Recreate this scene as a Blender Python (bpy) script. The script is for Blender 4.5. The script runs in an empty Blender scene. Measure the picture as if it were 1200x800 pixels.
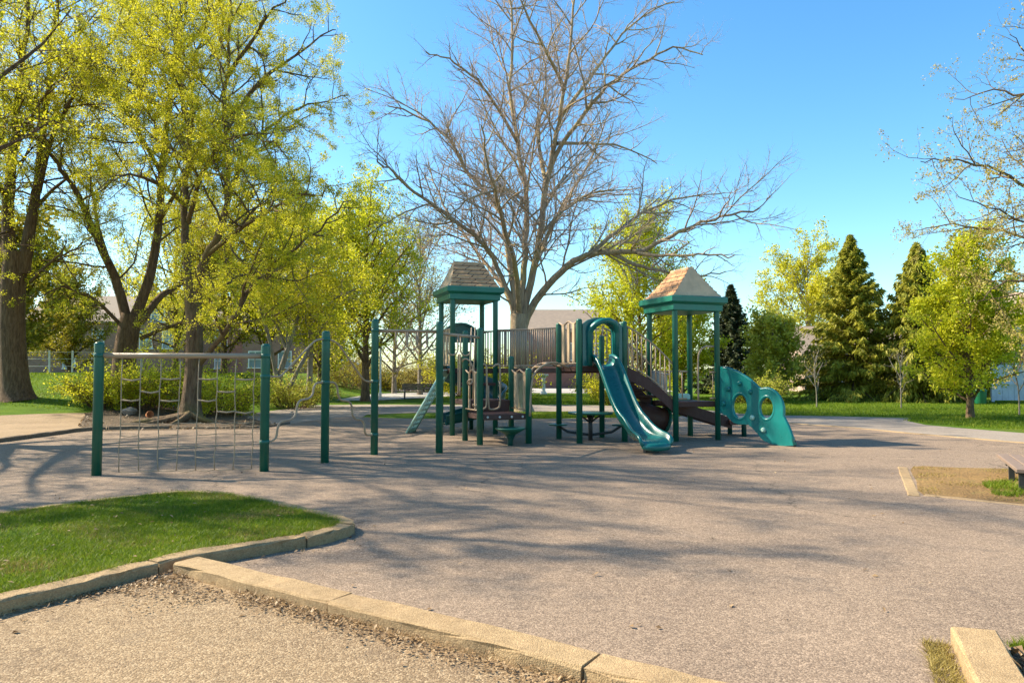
import bpy, bmesh, math, random
import numpy as np
from mathutils import Vector, Matrix
from mathutils.geometry import tessellate_polygon

scene = bpy.context.scene
COL = scene.collection
R = math.radians
PI = math.pi

# ------------------------------------------------------------------ camera maths
EYE = 1.6
FPX = 870.0
PITCH = math.atan(36.0 / FPX)


def ray(px, py):
    x, y, z = (px - 600.0) / FPX, 1.0, -(py - 400.0) / FPX
    c, s = math.cos(PITCH), math.sin(PITCH)
    return Vector((x, y * c - z * s, y * s + z * c))


def g(px, py, z=0.0):
    """ground point seen at a pixel of the photograph"""
    d = ray(px, py)
    t = (z - EYE) / d.z
    return Vector((d.x * t, d.y * t, z))


def at(px, py, Y):
    """point seen at a pixel, at distance Y"""
    d = ray(px, py)
    t = Y / d.y
    return Vector((d.x * t, Y, EYE + d.z * t))


def gt(px, py, z=0.0):
    """point of the terrain seen at a pixel of the photograph"""
    d = ray(px, py)
    t = 4.0
    while t < 200 and EYE + d.z * t > hgt(d.x * t, d.y * t):
        t += 0.05
    return Vector((d.x * t, d.y * t, z))


def sstep(t):
    t = max(0.0, min(1.0, t))
    return t * t * (3 - 2 * t)


def hgt(x, y):
    """the lawn on the left rises into a low bank"""
    h = 1.5 * sstep((y - 22.0) / 14.0) * sstep((-x - 9.5) / 7.5)
    h += 0.25 * sstep((y - 36) / 20.0) * sstep((x - 10) / 12.0)
    return h


# ------------------------------------------------------------------ tagging
def tag(o, label=None, cat=None, group=None, kind=None):
    if label: o['label'] = label
    if cat: o['category'] = cat
    if group: o['group'] = group
    if kind: o['kind'] = kind
    return o


def thing(name, label, cat, loc, group=None):
    o = bpy.data.objects.new(name, None)
    COL.objects.link(o)
    o.empty_display_size = 0.2
    o.location = loc
    return tag(o, label, cat, group)


def link(name, me, mat, parent=None):
    o = bpy.data.objects.new(name, me)
    COL.objects.link(o)
    if mat is not None:
        for m in (mat if isinstance(mat, (list, tuple)) else [mat]):
            me.materials.append(m)
    if parent is not None:
        o.parent = parent
        if parent.type == 'EMPTY':
            o.matrix_parent_inverse = Matrix.Translation(-Vector(parent.location))
    return o


def copy_tree(o, parent=None):
    c = o.copy()
    COL.objects.link(c)
    if parent is not None:
        c.parent = parent
    for ch in [k for k in bpy.data.objects if k.parent == o and k != c]:
        copy_tree(ch, c)
    return c


def np_mesh(name, verts, faces, k, smooth=False):
    """verts (n,3), faces (m,k) of constant size"""
    me = bpy.data.meshes.new(name)
    verts = np.ascontiguousarray(verts, dtype=np.float32)
    faces = np.ascontiguousarray(faces, dtype=np.int32)
    me.vertices.add(len(verts))
    me.vertices.foreach_set('co', verts.ravel())
    me.loops.add(faces.size)
    me.loops.foreach_set('vertex_index', faces.ravel())
    me.polygons.add(len(faces))
    me.polygons.foreach_set('loop_start', np.arange(0, faces.size, k, dtype=np.int32))
    if smooth:
        me.polygons.foreach_set('use_smooth', np.ones(len(faces), dtype=bool))
    me.update(calc_edges=True)
    return me


# ------------------------------------------------------------------ mesh builder
class MB:
    def __init__(s):
        s.v, s.f, s.m, s.sm = [], [], [], []
        s.mi = 0

    def add(s, vs, fs, smooth=False):
        b = len(s.v)
        s.v += [tuple(p) for p in vs]
        s.f += [[b + i for i in f] for f in fs]
        s.m += [s.mi] * len(fs)
        s.sm += [smooth] * len(fs)

    def box(s, c, size, rz=0.0, bevel=0.0):
        cx, cy, cz = c
        hx, hy, hz = size[0] / 2, size[1] / 2, size[2] / 2
        co, si = math.cos(rz), math.sin(rz)

        def P(x, y, z): return (cx + x * co - y * si, cy + x * si + y * co, cz + z)
        if bevel <= 0:
            vs = [P(x, y, z) for z in (-hz, hz) for (x, y) in ((-hx, -hy), (hx, -hy), (hx, hy), (-hx, hy))]
            s.add(vs, [(3, 2, 1, 0), (4, 5, 6, 7), (0, 1, 5, 4), (1, 2, 6, 5), (2, 3, 7, 6), (3, 0, 4, 7)])
        else:
            b = bevel
            rings = []
            for (z, i) in ((-hz, b), (-hz + b, 0), (hz - b, 0), (hz, b)):
                ring = []
                for (sx, sy) in ((-1, -1), (1, -1), (1, 1), (-1, 1)):
                    if i:
                        ring += [(sx * (hx - b), sy * (hy - b), z)] * 1
                    else:
                        ring += [(sx * hx, sy * hy, z)]
                rings.append([P(*q) for q in ring])
            vs = [p for r_ in rings for p in r_]
            fs = [(3, 2, 1, 0), (12, 13, 14, 15)]
            for k in range(3):
                for i in range(4):
                    j = (i + 1) % 4
                    fs.append((4 * k + i, 4 * k + j, 4 * k + 4 + j, 4 * k + 4 + i))
            s.add(vs, fs)

    def tube(s, pts, r, n=8, cap=True, smooth=True):
        pts = [Vector(p) for p in pts]
        rs = r if isinstance(r, (list, tuple)) else [r] * len(pts)
        vs, fs = [], []
        ref = None
        for i, p in enumerate(pts):
            t = (pts[min(i + 1, len(pts) - 1)] - pts[max(i - 1, 0)])
            if t.length < 1e-9: t = Vector((0, 0, 1))
            t.normalize()
            if ref is None:
                ref = Vector((0, 0, 1)) if abs(t.z) < 0.9 else Vector((1, 0, 0))
            a = (ref - t * ref.dot(t))
            if a.length < 1e-6:
                a = t.orthogonal()
            a.normalize()
            ref = a
            b = t.cross(a)
            for k in range(n):
                an = 2 * PI * k / n
                vs.append(p + (a * math.cos(an) + b * math.sin(an)) * rs[i])
        for i in range(len(pts) - 1):
            for k in range(n):
                k2 = (k + 1) % n
                fs.append((i * n + k, i * n + k2, (i + 1) * n + k2, (i + 1) * n + k))
        s.add(vs, fs, smooth)
        if cap:
            b = len(s.v) - len(vs)
            s.f.append([b + k for k in range(n)][::-1]); s.m.append(s.mi); s.sm.append(False)
            e = b + (len(pts) - 1) * n
            s.f.append([e + k for k in range(n)]); s.m.append(s.mi); s.sm.append(False)

    def lathe(s, c, prof, n=20, smooth=True):
        vs, fs = [], []
        for (r, z) in prof:
            for k in range(n):
                a = 2 * PI * k / n
                vs.append((c[0] + r * math.cos(a), c[1] + r * math.sin(a), c[2] + z))
        for i in range(len(prof) - 1):
            for k in range(n):
                k2 = (k + 1) % n
                fs.append((i * n + k, i * n + k2, (i + 1) * n + k2, (i + 1) * n + k))
        fs.append(tuple(range(n))[::-1])
        fs.append(tuple((len(prof) - 1) * n + k for k in range(n)))
        s.add(vs, fs, smooth)

    def sweep(s, prof, frames, closed=True, smooth=True, caps=True):
        """prof [(a,b)], frames [(p, side, up)] or with a profile each"""
        vs, fs = [], []
        n = None
        for fr in frames:
            p, sd, up = fr[:3]
            pr = fr[3] if len(fr) > 3 else prof
            n = len(pr)
            for (a, b) in pr:
                vs.append(Vector(p) + sd * a + up * b)
        for i in range(len(frames) - 1):
            for k in range(n if closed else n - 1):
                k2 = (k + 1) % n
                fs.append((i * n + k, i * n + k2, (i + 1) * n + k2, (i + 1) * n + k))
        if caps and closed:
            fs.append(tuple(range(n))[::-1])
            fs.append(tuple((len(frames) - 1) * n + k for k in range(n)))
        s.add(vs, fs, smooth)

    def plate(s, outer, holes, org, ax, up, nrm, th):
        """flat plate with holes; 2-d loops in (ax, up), thickness along nrm"""
        loops = [outer] + holes
        flat = [p for l in loops for p in l]
        tris = tessellate_polygon([[Vector((p[0], p[1], 0)) for p in l] for l in loops])
        n = len(flat)
        org, ax, up, nrm = Vector(org), Vector(ax), Vector(up), Vector(nrm)
        vs = [org + ax * p[0] + up * p[1] + nrm * (th / 2) for p in flat]
        vs += [org + ax * p[0] + up * p[1] - nrm * (th / 2) for p in flat]
        fs = []
        for t in tris:
            a, b, c = [Vector((flat[i][0], flat[i][1], 0)) for i in t]
            t = tuple(t)
            if (b - a).cross(c - a).z < 0: t = t[::-1]
            fs.append(t); fs.append(tuple(i + n for i in t[::-1]))
        b0 = 0
        for l in loops:
            m = len(l)
            for k in range(m):
                k2 = (k + 1) % m
                fs.append((b0 + k, b0 + k2, b0 + k2 + n, b0 + k + n))
            b0 += m
        s.add(vs, fs)

    def build(s, name, mat, parent=None):
        me = bpy.data.meshes.new(name)
        me.from_pydata(s.v, [], s.f)
        me.polygons.foreach_set('material_index', s.m)
        me.polygons.foreach_set('use_smooth', s.sm)
        bm = bmesh.new(); bm.from_mesh(me)
        bmesh.ops.recalc_face_normals(bm, faces=bm.faces)
        bm.to_mesh(me); bm.free()
        me.update()
        return link(name, me, mat, parent)


def smooth_path(pts, n=6):
    pts = [Vector(p) for p in pts]
    out = []
    for i in range(len(pts) - 1):
        p0, p1, p2, p3 = pts[max(i - 1, 0)], pts[i], pts[i + 1], pts[min(i + 2, len(pts) - 1)]
        for k in range(n):
            t = k / n
            out.append(0.5 * ((2 * p1) + (p2 - p0) * t + (2 * p0 - 5 * p1 + 4 * p2 - p3) * t * t + (3 * p1 - p0 - 3 * p2 + p3) * t ** 3))
    out.append(pts[-1])
    return out


def smooth_loop(pts, n=5):
    pts = [Vector(p) for p in pts]
    m = len(pts)
    out = []
    for i in range(m):
        p0, p1, p2, p3 = pts[(i - 1) % m], pts[i], pts[(i + 1) % m], pts[(i + 2) % m]
        for k in range(n):
            t = k / n
            out.append(0.5 * ((2 * p1) + (p2 - p0) * t + (2 * p0 - 5 * p1 + 4 * p2 - p3) * t * t + (3 * p1 - p0 - 3 * p2 + p3) * t ** 3))
    return out


def in_poly(x, y, poly):
    inside = np.zeros(len(x), dtype=bool)
    n = len(poly)
    for i in range(n):
        x1, y1 = poly[i][0], poly[i][1]
        x2, y2 = poly[(i + 1) % n][0], poly[(i + 1) % n][1]
        if y1 == y2: continue
        c = ((y1 > y) != (y2 > y)) & (x < (x2 - x1) * (y - y1) / (y2 - y1) + x1)
        inside ^= c
    return inside


# ------------------------------------------------------------------ materials
def new_mat(name):
    m = bpy.data.materials.new(name)
    m.use_nodes = True
    nt = m.node_tree
    b = nt.nodes['Principled BSDF']
    return m, nt, b


def ramp(nt, fac, stops):
    r = nt.nodes.new('ShaderNodeValToRGB')
    el = r.color_ramp.elements
    while len(el) < len(stops): el.new(0.5)
    for e, (p, c) in zip(el, stops):
        e.position = p
        e.color = (c[0], c[1], c[2], 1)
    nt.links.new(fac, r.inputs['Fac'])
    return r.outputs['Color']


def pos(nt, scale=(1, 1, 1), obj=False):
    if obj:
        t = nt.nodes.new('ShaderNodeTexCoord'); o = t.outputs['Object']
    else:
        t = nt.nodes.new('ShaderNodeNewGeometry'); o = t.outputs['Position']
    mp = nt.nodes.new('ShaderNodeMapping')
    mp.inputs['Scale'].default_value = scale
    nt.links.new(o, mp.inputs['Vector'])
    return mp.outputs['Vector']


def noise(nt, vec, scale, detail=4, rough=0.55, out='Fac', dist=0.0):
    n = nt.nodes.new('ShaderNodeTexNoise')
    n.inputs['Scale'].default_value = scale
    n.inputs['Detail'].default_value = detail
    n.inputs['Roughness'].default_value = rough
    n.inputs['Distortion'].default_value = dist
    nt.links.new(vec, n.inputs['Vector'])
    return n.outputs[out]


def voro(nt, vec, scale, feat='F1', out='Distance'):
    n = nt.nodes.new('ShaderNodeTexVoronoi')
    n.feature = feat
    n.inputs['Scale'].default_value = scale
    nt.links.new(vec, n.inputs['Vector'])
    return n.outputs[out]


def mix(nt, fac, a, b, mode='MIX'):
    n = nt.nodes.new('ShaderNodeMix')
    n.data_type = 'RGBA'; n.blend_type = mode
    for sock, v in ((n.inputs[0], fac), (n.inputs[6], a), (n.inputs[7], b)):
        if hasattr(v, 'is_linked') or hasattr(v, 'links'):
            nt.links.new(v, sock)
        elif isinstance(v, (int, float)):
            sock.default_value = v
        else:
            sock.default_value = (v[0], v[1], v[2], 1)
    return n.outputs[2]


def math_n(nt, op, a, b=0.0, c=None):
    n = nt.nodes.new('ShaderNodeMath'); n.operation = op
    for s_, v in zip(n.inputs, (a, b, c)):
        if v is None: continue
        if isinstance(v, (int, float)): s_.default_value = v
        else: nt.links.new(v, s_)
    return n.outputs[0]


def bump(nt, b, h, strength=0.3, dist=0.01):
    n = nt.nodes.new('ShaderNodeBump')
    n.inputs['Strength'].default_value = strength
    n.inputs['Distance'].default_value = dist
    nt.links.new(h, n.inputs['Height'])
    nt.links.new(n.outputs['Normal'], b.inputs['Normal'])


M = {}


def paint(name, col, rough=0.4, wear=0.12, dirt=(0.12, 0.10, 0.08), sc=3.0):
    m, nt, b = new_mat(name)
    v = pos(nt)
    f = noise(nt, v, sc, 6, 0.65)
    lo = [c * 0.82 for c in col]; hi = [min(1, c * 1.15) for c in col]
    c = ramp(nt, f, [(0.3, lo), (0.7, hi)])
    d = noise(nt, pos(nt, (2, 2, 0.6)), 9, 8, 0.7)
    dm = math_n(nt, 'MULTIPLY', math_n(nt, 'SUBTRACT', d, 0.52), wear * 12)
    n = nt.nodes.new('ShaderNodeClamp'); nt.links.new(dm, n.inputs[0]); n.inputs[2].default_value = 0.75
    c2 = mix(nt, n.outputs[0], c, dirt)
    nt.links.new(c2, b.inputs['Base Color'])
    rr = ramp(nt, f, [(0.2, (rough * 0.8,) * 3), (0.8, (min(1, rough * 1.3),) * 3)])
    nt.links.new(rr, b.inputs['Roughness'])
    bump(nt, b, d, 0.06, 0.004)
    M[name] = m
    return m


def leaf_mat(name, cols, trans=0.35, clump=0.5, rough=0.55):
    m, nt, b = new_mat(name)
    out = nt.nodes['Material Output']
    gnode = nt.nodes.new('ShaderNodeNewGeometry')
    n1 = noise(nt, pos(nt), clump, 3, 0.6)
    f = math_n(nt, 'ADD', math_n(nt, 'MULTIPLY', gnode.outputs['Random Per Island'], 0.55), math_n(nt, 'MULTIPLY', n1, 0.45))
    k = len(cols)
    c = ramp(nt, f, [(0.15 + 0.7 * i / max(1, k - 1), cols[i]) for i in range(k)])
    nt.links.new(c, b.inputs['Base Color'])
    b.inputs['Roughness'].default_value = rough
    b.inputs['Specular IOR Level'].default_value = 0.25
    t = nt.nodes.new('ShaderNodeBsdfTranslucent')
    nt.links.new(c, t.inputs['Color'])
    ms = nt.nodes.new('ShaderNodeMixShader')
    ms.inputs[0].default_value = trans
    nt.links.new(b.outputs[0], ms.inputs[1]); nt.links.new(t.outputs[0], ms.inputs[2])
    nt.links.new(ms.outputs[0], out.inputs['Surface'])
    M[name] = m
    return m


def bark_mat(name, dark, light, sc=1.0, moss=None):
    m, nt, b = new_mat(name)
    v = pos(nt, (9 * sc, 9 * sc, 1.6 * sc))
    f = noise(nt, v, 1.6, 8, 0.7, dist=0.6)
    c = ramp(nt, f, [(0.32, dark), (0.55, [(a + b_) / 2 for a, b_ in zip(dark, light)]), (0.72, light)])
    if moss:
        f2 = noise(nt, pos(nt), 0.9, 4)
        mm = ramp(nt, f2, [(0.5, (0, 0, 0)), (0.68, (0.7, 0.7, 0.7))])
        c = mix(nt, mm, c, moss)
    nt.links.new(c, b.inputs['Base Color'])
    b.inputs['Roughness'].default_value = 0.92
    b.inputs['Specular IOR Level'].default_value = 0.2
    bump(nt, b, f, 1.0, 0.05)
    M[name] = m
    return m


def speckle_mat(name, cols, scale, big, bigfac=0.35, bstr=0.4, bdist=0.006, rough=0.9, stain=None, crack=False):
    """stony ground: each pebble its own tone, large soft patches over it"""
    m, nt, b = new_mat(name)
    v = pos(nt)
    vc = voro(nt, v, scale, out='Color')
    sep = nt.nodes.new('ShaderNodeSeparateColor'); nt.links.new(vc, sep.inputs[0])
    k = len(cols)
    c = ramp(nt, sep.outputs[0], [(0.05 + 0.9 * i / (k - 1), cols[i]) for i in range(k)])
    f = noise(nt, v, 0.7, 6, 0.6)
    bc = ramp(nt, f, [(0.3, big[0]), (0.7, big[1])])
    c2 = mix(nt, bigfac, c, bc)
    f3 = noise(nt, v, 14, 5, 0.7)
    c3 = mix(nt, 0.5, c2, ramp(nt, f3, [(0.3, (0.62, 0.62, 0.62)), (0.7, (1.25, 1.25, 1.25))]), 'MULTIPLY')
    if stain:
        f4 = noise(nt, v, 2.3, 6, 0.75)
        mk = ramp(nt, f4, [(0.56, (0, 0, 0)), (0.70, (0.6, 0.6, 0.6))])
        c3 = mix(nt, mk, c3, stain)
    if crack:
        dv = nt.nodes.new('ShaderNodeVectorMath'); dv.operation = 'ADD'
        nc = noise(nt, v, 0.9, 5, 0.7, out='Color')
        nt.links.new(v, dv.inputs[0]); nt.links.new(nc, dv.inputs[1])
        e = voro(nt, dv.outputs[0], 0.19, 'DISTANCE_TO_EDGE')
        ln = ramp(nt, e, [(0.0, (0.75, 0.75, 0.75)), (0.0022, (0.6, 0.6, 0.6)), (0.0045, (0, 0, 0))])
        gate = ramp(nt, noise(nt, v, 0.35, 2), [(0.48, (0, 0, 0)), (0.56, (1, 1, 1))])
        c3 = mix(nt, mix(nt, 1.0, ln, gate, 'MULTIPLY'), c3, (0.05, 0.04, 0.03))
        f5 = noise(nt, v, 4.5, 7, 0.8)
        c3 = mix(nt, ramp(nt, f5, [(0.60, (0, 0, 0)), (0.74, (0.5, 0.5, 0.5))]), c3, (0.33, 0.265, 0.18))
    nt.links.new(c3, b.inputs['Base Color'])
    b.inputs['Roughness'].default_value = rough
    b.inputs['Specular IOR Level'].default_value = 0.25
    d = voro(nt, v, scale)
    h = math_n(nt, 'ADD', math_n(nt, 'MULTIPLY', d, -1.0), math_n(nt, 'MULTIPLY', sep.outputs[1], 0.8))
    bump(nt, b, h, bstr, bdist)
    M[name] = m
    return m


# greens of the play structure
paint('post_green', (0.008, 0.105, 0.066), 0.36, 0.10, (0.06, 0.11, 0.08), 2.0)
paint('fascia_green', (0.010, 0.15, 0.105), 0.35, 0.05, (0.08, 0.14, 0.10), 2.0)
paint('slide_teal', (0.004, 0.122, 0.108), 0.27, 0.10, (0.06, 0.20, 0.20), 2.5)
paint('hood_teal', (0.006, 0.105, 0.105), 0.24, 0.05, (0.05, 0.15, 0.15), 2.5)
paint('climber_teal', (0.005, 0.172, 0.155), 0.29, 0.10, (0.08, 0.28, 0.28), 2.5)
paint('spiral_green', (0.006, 0.085, 0.075), 0.28, 0.05, (0.05, 0.12, 0.10), 2.5)
paint('dark_green', (0.005, 0.07, 0.05), 0.4, 0.06)
paint('mint', (0.42, 0.62, 0.50), 0.5, 0.10, (0.20, 0.27, 0.20))
paint('tan_pipe', (0.40, 0.27, 0.165), 0.42, 0.09, (0.20, 0.14, 0.10))
paint('tan_slat', (0.47, 0.33, 0.205), 0.5, 0.09, (0.20, 0.14, 0.10))
paint('grey_slat', (0.34, 0.34, 0.33), 0.5, 0.09)
paint('deck_brown', (0.070, 0.026, 0.018), 0.6, 0.12, (0.15, 0.10, 0.08))
paint('rope', (0.36, 0.265, 0.165), 0.85, 0.10, (0.16, 0.12, 0.09))
paint('dark_steel', (0.022, 0.024, 0.024), 0.5, 0.10)
paint('bolt', (0.5, 0.48, 0.45), 0.3, 0.05)
paint('white_paint', (0.72, 0.70, 0.66), 0.5, 0.08)
paint('trim_white', (0.78, 0.77, 0.74), 0.6, 0.05)
paint('fence_white', (0.44, 0.47, 0.53), 0.5, 0.05)
paint('galvanised', (0.42, 0.42, 0.41), 0.4, 0.08)
paint('rail_brown', (0.42, 0.285, 0.19), 0.45, 0.09, (0.16, 0.11, 0.08))
paint('bench_grey', (0.21, 0.145, 0.105), 0.75, 0.15, (0.10, 0.08, 0.06), 9)
paint('tyre', (0.02, 0.02, 0.02), 0.9, 0.1)
paint('roof_tan', (0.60, 0.41, 0.25), 0.75, 0.08, (0.25, 0.18, 0.13))
paint('roof_dusty', (0.27, 0.205, 0.15), 0.9, 0.15)
paint('wall_tan', (0.42, 0.30, 0.24), 0.9, 0.10)
paint('bin_green', (0.01, 0.13, 0.06), 0.4, 0.05)
for nm, c in (('car_white', (0.7, 0.7, 0.7)), ('car_dark', (0.03, 0.025, 0.06)), ('car_red', (0.25, 0.02, 0.02)), ('car_silver', (0.4, 0.42, 0.45))):
    paint(nm, c, 0.25, 0.02)

m, nt, b = new_mat('glass_dark')
b.inputs['Base Color'].default_value = (0.04, 0.055, 0.07, 1)
b.inputs['Roughness'].default_value = 0.06
M['glass_dark'] = m
m, nt, b = new_mat('glass_pale')
b.inputs['Base Color'].default_value = (0.20, 0.26, 0.28, 1)
b.inputs['Roughness'].default_value = 0.1
M['glass_pale'] = m

# shingles of the tower roofs: courses with random tabs
m, nt, b = new_mat('shingle')
br = nt.nodes.new('ShaderNodeTexBrick')
tc = nt.nodes.new('ShaderNodeNewGeometry')
sx = nt.nodes.new('ShaderNodeSeparateXYZ'); nt.links.new(tc.outputs['Position'], sx.inputs[0])
cb = nt.nodes.new('ShaderNodeCombineXYZ')
nt.links.new(math_n(nt, 'ADD', math_n(nt, 'MULTIPLY', sx.outputs[0], 0.9), math_n(nt, 'MULTIPLY', sx.outputs[1], -0.7)), cb.inputs[0])
nt.links.new(sx.outputs[2], cb.inputs[1])
nt.links.new(cb.outputs[0], br.inputs['Vector'])
br.inputs['Scale'].default_value = 1.0
br.inputs['Brick Width'].default_value = 0.24
br.inputs['Row Height'].default_value = 0.125
br.inputs['Mortar Size'].default_value = 0.008
br.inputs['Color1'].default_value = (0.62, 0.32, 0.15, 1)
br.inputs['Color2'].default_value = (0.50, 0.26, 0.125, 1)
br.inputs['Mortar'].default_value = (0.06, 0.035, 0.025, 1)
f = noise(nt, pos(nt), 12, 6, 0.7)
c = mix(nt, 0.6, br.outputs['Color'], ramp(nt, f, [(0.3, (0.6, 0.6, 0.6)), (0.7, (1.4, 1.35, 1.3))]), 'MULTIPLY')
nt.links.new(c, b.inputs['Base Color'])
b.inputs['Roughness'].default_value = 0.9
bump(nt, b, br.outputs['Fac'], -0.6, 0.015)
M['shingle'] = m


def brick_mat(name, c1, c2, mortar):
    m, nt, b = new_mat(name)
    br = nt.nodes.new('ShaderNodeTexBrick')
    tc = nt.nodes.new('ShaderNodeNewGeometry')
    sx = nt.nodes.new('ShaderNodeSeparateXYZ'); nt.links.new(tc.outputs['Position'], sx.inputs[0])
    cb = nt.nodes.new('ShaderNodeCombineXYZ')
    nt.links.new(math_n(nt, 'ADD', sx.outputs[0], sx.outputs[1]), cb.inputs[0])
    nt.links.new(sx.outputs[2], cb.inputs[1])
    nt.links.new(cb.outputs[0], br.inputs['Vector'])
    br.inputs['Scale'].default_value = 1.0
    br.inputs['Brick Width'].default_value = 0.23
    br.inputs['Row Height'].default_value = 0.085
    br.inputs['Mortar Size'].default_value = 0.009
    br.inputs['Color1'].default_value = (*c1, 1)
    br.inputs['Color2'].default_value = (*c2, 1)
    br.inputs['Mortar'].default_value = (*mortar, 1)
    f = noise(nt, pos(nt), 0.8, 6, 0.7)
    c = mix(nt, 0.7, br.outputs['Color'], ramp(nt, f, [(0.3, (0.7, 0.7, 0.7)), (0.7, (1.25, 1.2, 1.2))]), 'MULTIPLY')
    nt.links.new(c, b.inputs['Base Color'])
    b.inputs['Roughness'].default_value = 0.92
    bump(nt, b, br.outputs['Fac'], -0.3, 0.01)
    M[name] = m


brick_mat('brick_red', (0.26, 0.10, 0.065), (0.19, 0.075, 0.05), (0.28, 0.24, 0.20))
brick_mat('brick_brown', (0.33, 0.15, 0.10), (0.24, 0.11, 0.075), (0.36, 0.29, 0.24))

# foliage
leaf_mat('leaf_yellow', [(0.33, 0.33, 0.012), (0.50, 0.48, 0.02), (0.66, 0.61, 0.035), (0.80, 0.73, 0.09)], 0.54, 0.7)
leaf_mat('leaf_lime', [(0.32, 0.36, 0.012), (0.48, 0.50, 0.018), (0.62, 0.61, 0.03), (0.74, 0.70, 0.06)], 0.54, 0.8)
leaf_mat('leaf_olive', [(0.12, 0.105, 0.010), (0.24, 0.21, 0.018), (0.37, 0.315, 0.028), (0.48, 0.40, 0.05)], 0.45, 0.6)
leaf_mat('leaf_green', [(0.28, 0.29, 0.02), (0.42, 0.42, 0.04), (0.55, 0.54, 0.08), (0.66, 0.62, 0.16)], 0.52, 0.8)
leaf_mat('leaf_bud', [(0.30, 0.20, 0.06), (0.42, 0.34, 0.06), (0.5, 0.42, 0.12), (0.55, 0.48, 0.2)], 0.4, 1.2)
leaf_mat('needle_dark', [(0.020, 0.030, 0.014), (0.055, 0.07, 0.026), (0.11, 0.125, 0.05)], 0.2, 0.9)
leaf_mat('needle_green', [(0.13, 0.14, 0.014), (0.27, 0.27, 0.025), (0.42, 0.40, 0.045), (0.56, 0.51, 0.08)], 0.4, 0.8)
leaf_mat('grass_blade', [(0.06, 0.11, 0.005), (0.12, 0.19, 0.008), (0.19, 0.265, 0.012), (0.30, 0.32, 0.03)], 0.42, 1.1)
leaf_mat('grass_dry', [(0.20, 0.15, 0.04), (0.32, 0.24, 0.06), (0.42, 0.33, 0.10)], 0.3, 1.5)
leaf_mat('dead_leaf', [(0.09, 0.05, 0.022), (0.20, 0.12, 0.055), (0.34, 0.22, 0.11), (0.50, 0.36, 0.21)], 0.15, 3.0)

bark_mat('bark_dark', (0.06, 0.036, 0.022), (0.25, 0.16, 0.095), 1.0)
bark_mat('bark_mid', (0.075, 0.047, 0.028), (0.27, 0.185, 0.11), 1.0, (0.19, 0.15, 0.05))
bark_mat('bark_pale', (0.20, 0.14, 0.095), (0.56, 0.42, 0.28), 0.8, (0.42, 0.33, 0.13))
bark_mat('bark_twig', (0.38, 0.28, 0.22), (0.62, 0.49, 0.38), 1.0)
bark_mat('bark_grey', (0.16, 0.13, 0.10), (0.40, 0.35, 0.29), 1.0)

# ground
speckle_mat('pavement', [(0.09, 0.062, 0.044), (0.196, 0.139, 0.096), (0.285, 0.205, 0.141), (0.47, 0.35, 0.245)], 112,
            [(0.158, 0.112, 0.08), (0.30, 0.216, 0.148)], 0.42, 0.35, 0.006, stain=(0.13, 0.099, 0.076), crack=True)
speckle_mat('aggregate', [(0.10, 0.062, 0.034), (0.21, 0.14, 0.08), (0.32, 0.22, 0.125), (0.50, 0.38, 0.24)], 96,
            [(0.17, 0.115, 0.068), (0.33, 0.23, 0.122)], 0.45, 0.55, 0.008, stain=(0.13, 0.09, 0.058))
speckle_mat('path_grey', [(0.17, 0.125, 0.09), (0.26, 0.20, 0.145), (0.37, 0.29, 0.215)], 40,
            [(0.24, 0.205, 0.175), (0.33, 0.285, 0.24)], 0.6, 0.3, 0.006, stain=(0.20, 0.165, 0.135))
speckle_mat('sandy', [(0.20, 0.135, 0.075), (0.30, 0.205, 0.115), (0.40, 0.285, 0.17)], 45,
            [(0.20, 0.135, 0.075), (0.36, 0.255, 0.15)], 0.6, 0.4, 0.01, stain=(0.15, 0.125, 0.05))
speckle_mat('mulch', [(0.055, 0.036, 0.022), (0.11, 0.075, 0.045), (0.19, 0.13, 0.08)], 22,
            [(0.07, 0.05, 0.03), (0.14, 0.10, 0.06)], 0.4, 0.8, 0.03)
speckle_mat('worn_soil', [(0.14, 0.075, 0.028), (0.26, 0.145, 0.052), (0.38, 0.225, 0.08)], 34,
            [(0.13, 0.075, 0.03), (0.33, 0.21, 0.075)], 0.6, 0.7, 0.02, stain=(0.17, 0.165, 0.04))
speckle_mat('concrete_curb', [(0.25, 0.160, 0.080), (0.36, 0.245, 0.125), (0.49, 0.35, 0.19)], 120,
            [(0.24, 0.155, 0.08), (0.44, 0.31, 0.165)], 0.55, 0.5, 0.006, stain=(0.17, 0.115, 0.055))
speckle_mat('timber_edge', [(0.10, 0.07, 0.045), (0.17, 0.125, 0.08), (0.25, 0.19, 0.13)], 30,
            [(0.12, 0.085, 0.055), (0.22, 0.165, 0.11)], 0.6, 0.5, 0.01)
speckle_mat('street', [(0.34, 0.31, 0.28), (0.42, 0.385, 0.34), (0.50, 0.46, 0.41)], 30,
            [(0.36, 0.33, 0.29), (0.46, 0.42, 0.37)], 0.6, 0.3, 0.006)
m, nt, b = new_mat('lawn')
v = pos(nt)
f = noise(nt, v, 0.45, 6, 0.65)
c = ramp(nt, f, [(0.30, (0.065, 0.115, 0.008)), (0.5, (0.095, 0.17, 0.010)), (0.72, (0.16, 0.225, 0.014))])
f2 = noise(nt, v, 26, 6, 0.8)
c = mix(nt, 0.75, c, ramp(nt, f2, [(0.3, (0.45, 0.45, 0.45)), (0.7, (1.5, 1.5, 1.4))]), 'MULTIPLY')
f3 = noise(nt, v, 0.23, 5, 0.7)
c = mix(nt, ramp(nt, f3, [(0.56, (0, 0, 0)), (0.72, (0.6, 0.6, 0.6))]), c, (0.17, 0.14, 0.045))
nt.links.new(c, b.inputs['Base Color'])
b.inputs['Roughness'].default_value = 0.95
b.inputs['Specular IOR Level'].default_value = 0.1
bump(nt, b, f2, 1.0, 0.06)
M['lawn'] = m

# ================================================================== SETTING
def axis(a, b, step, outer):
    return np.array(sorted(set([-o for o in outer] + list(np.arange(a, b + 1e-6, step)) + list(outer))))


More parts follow.
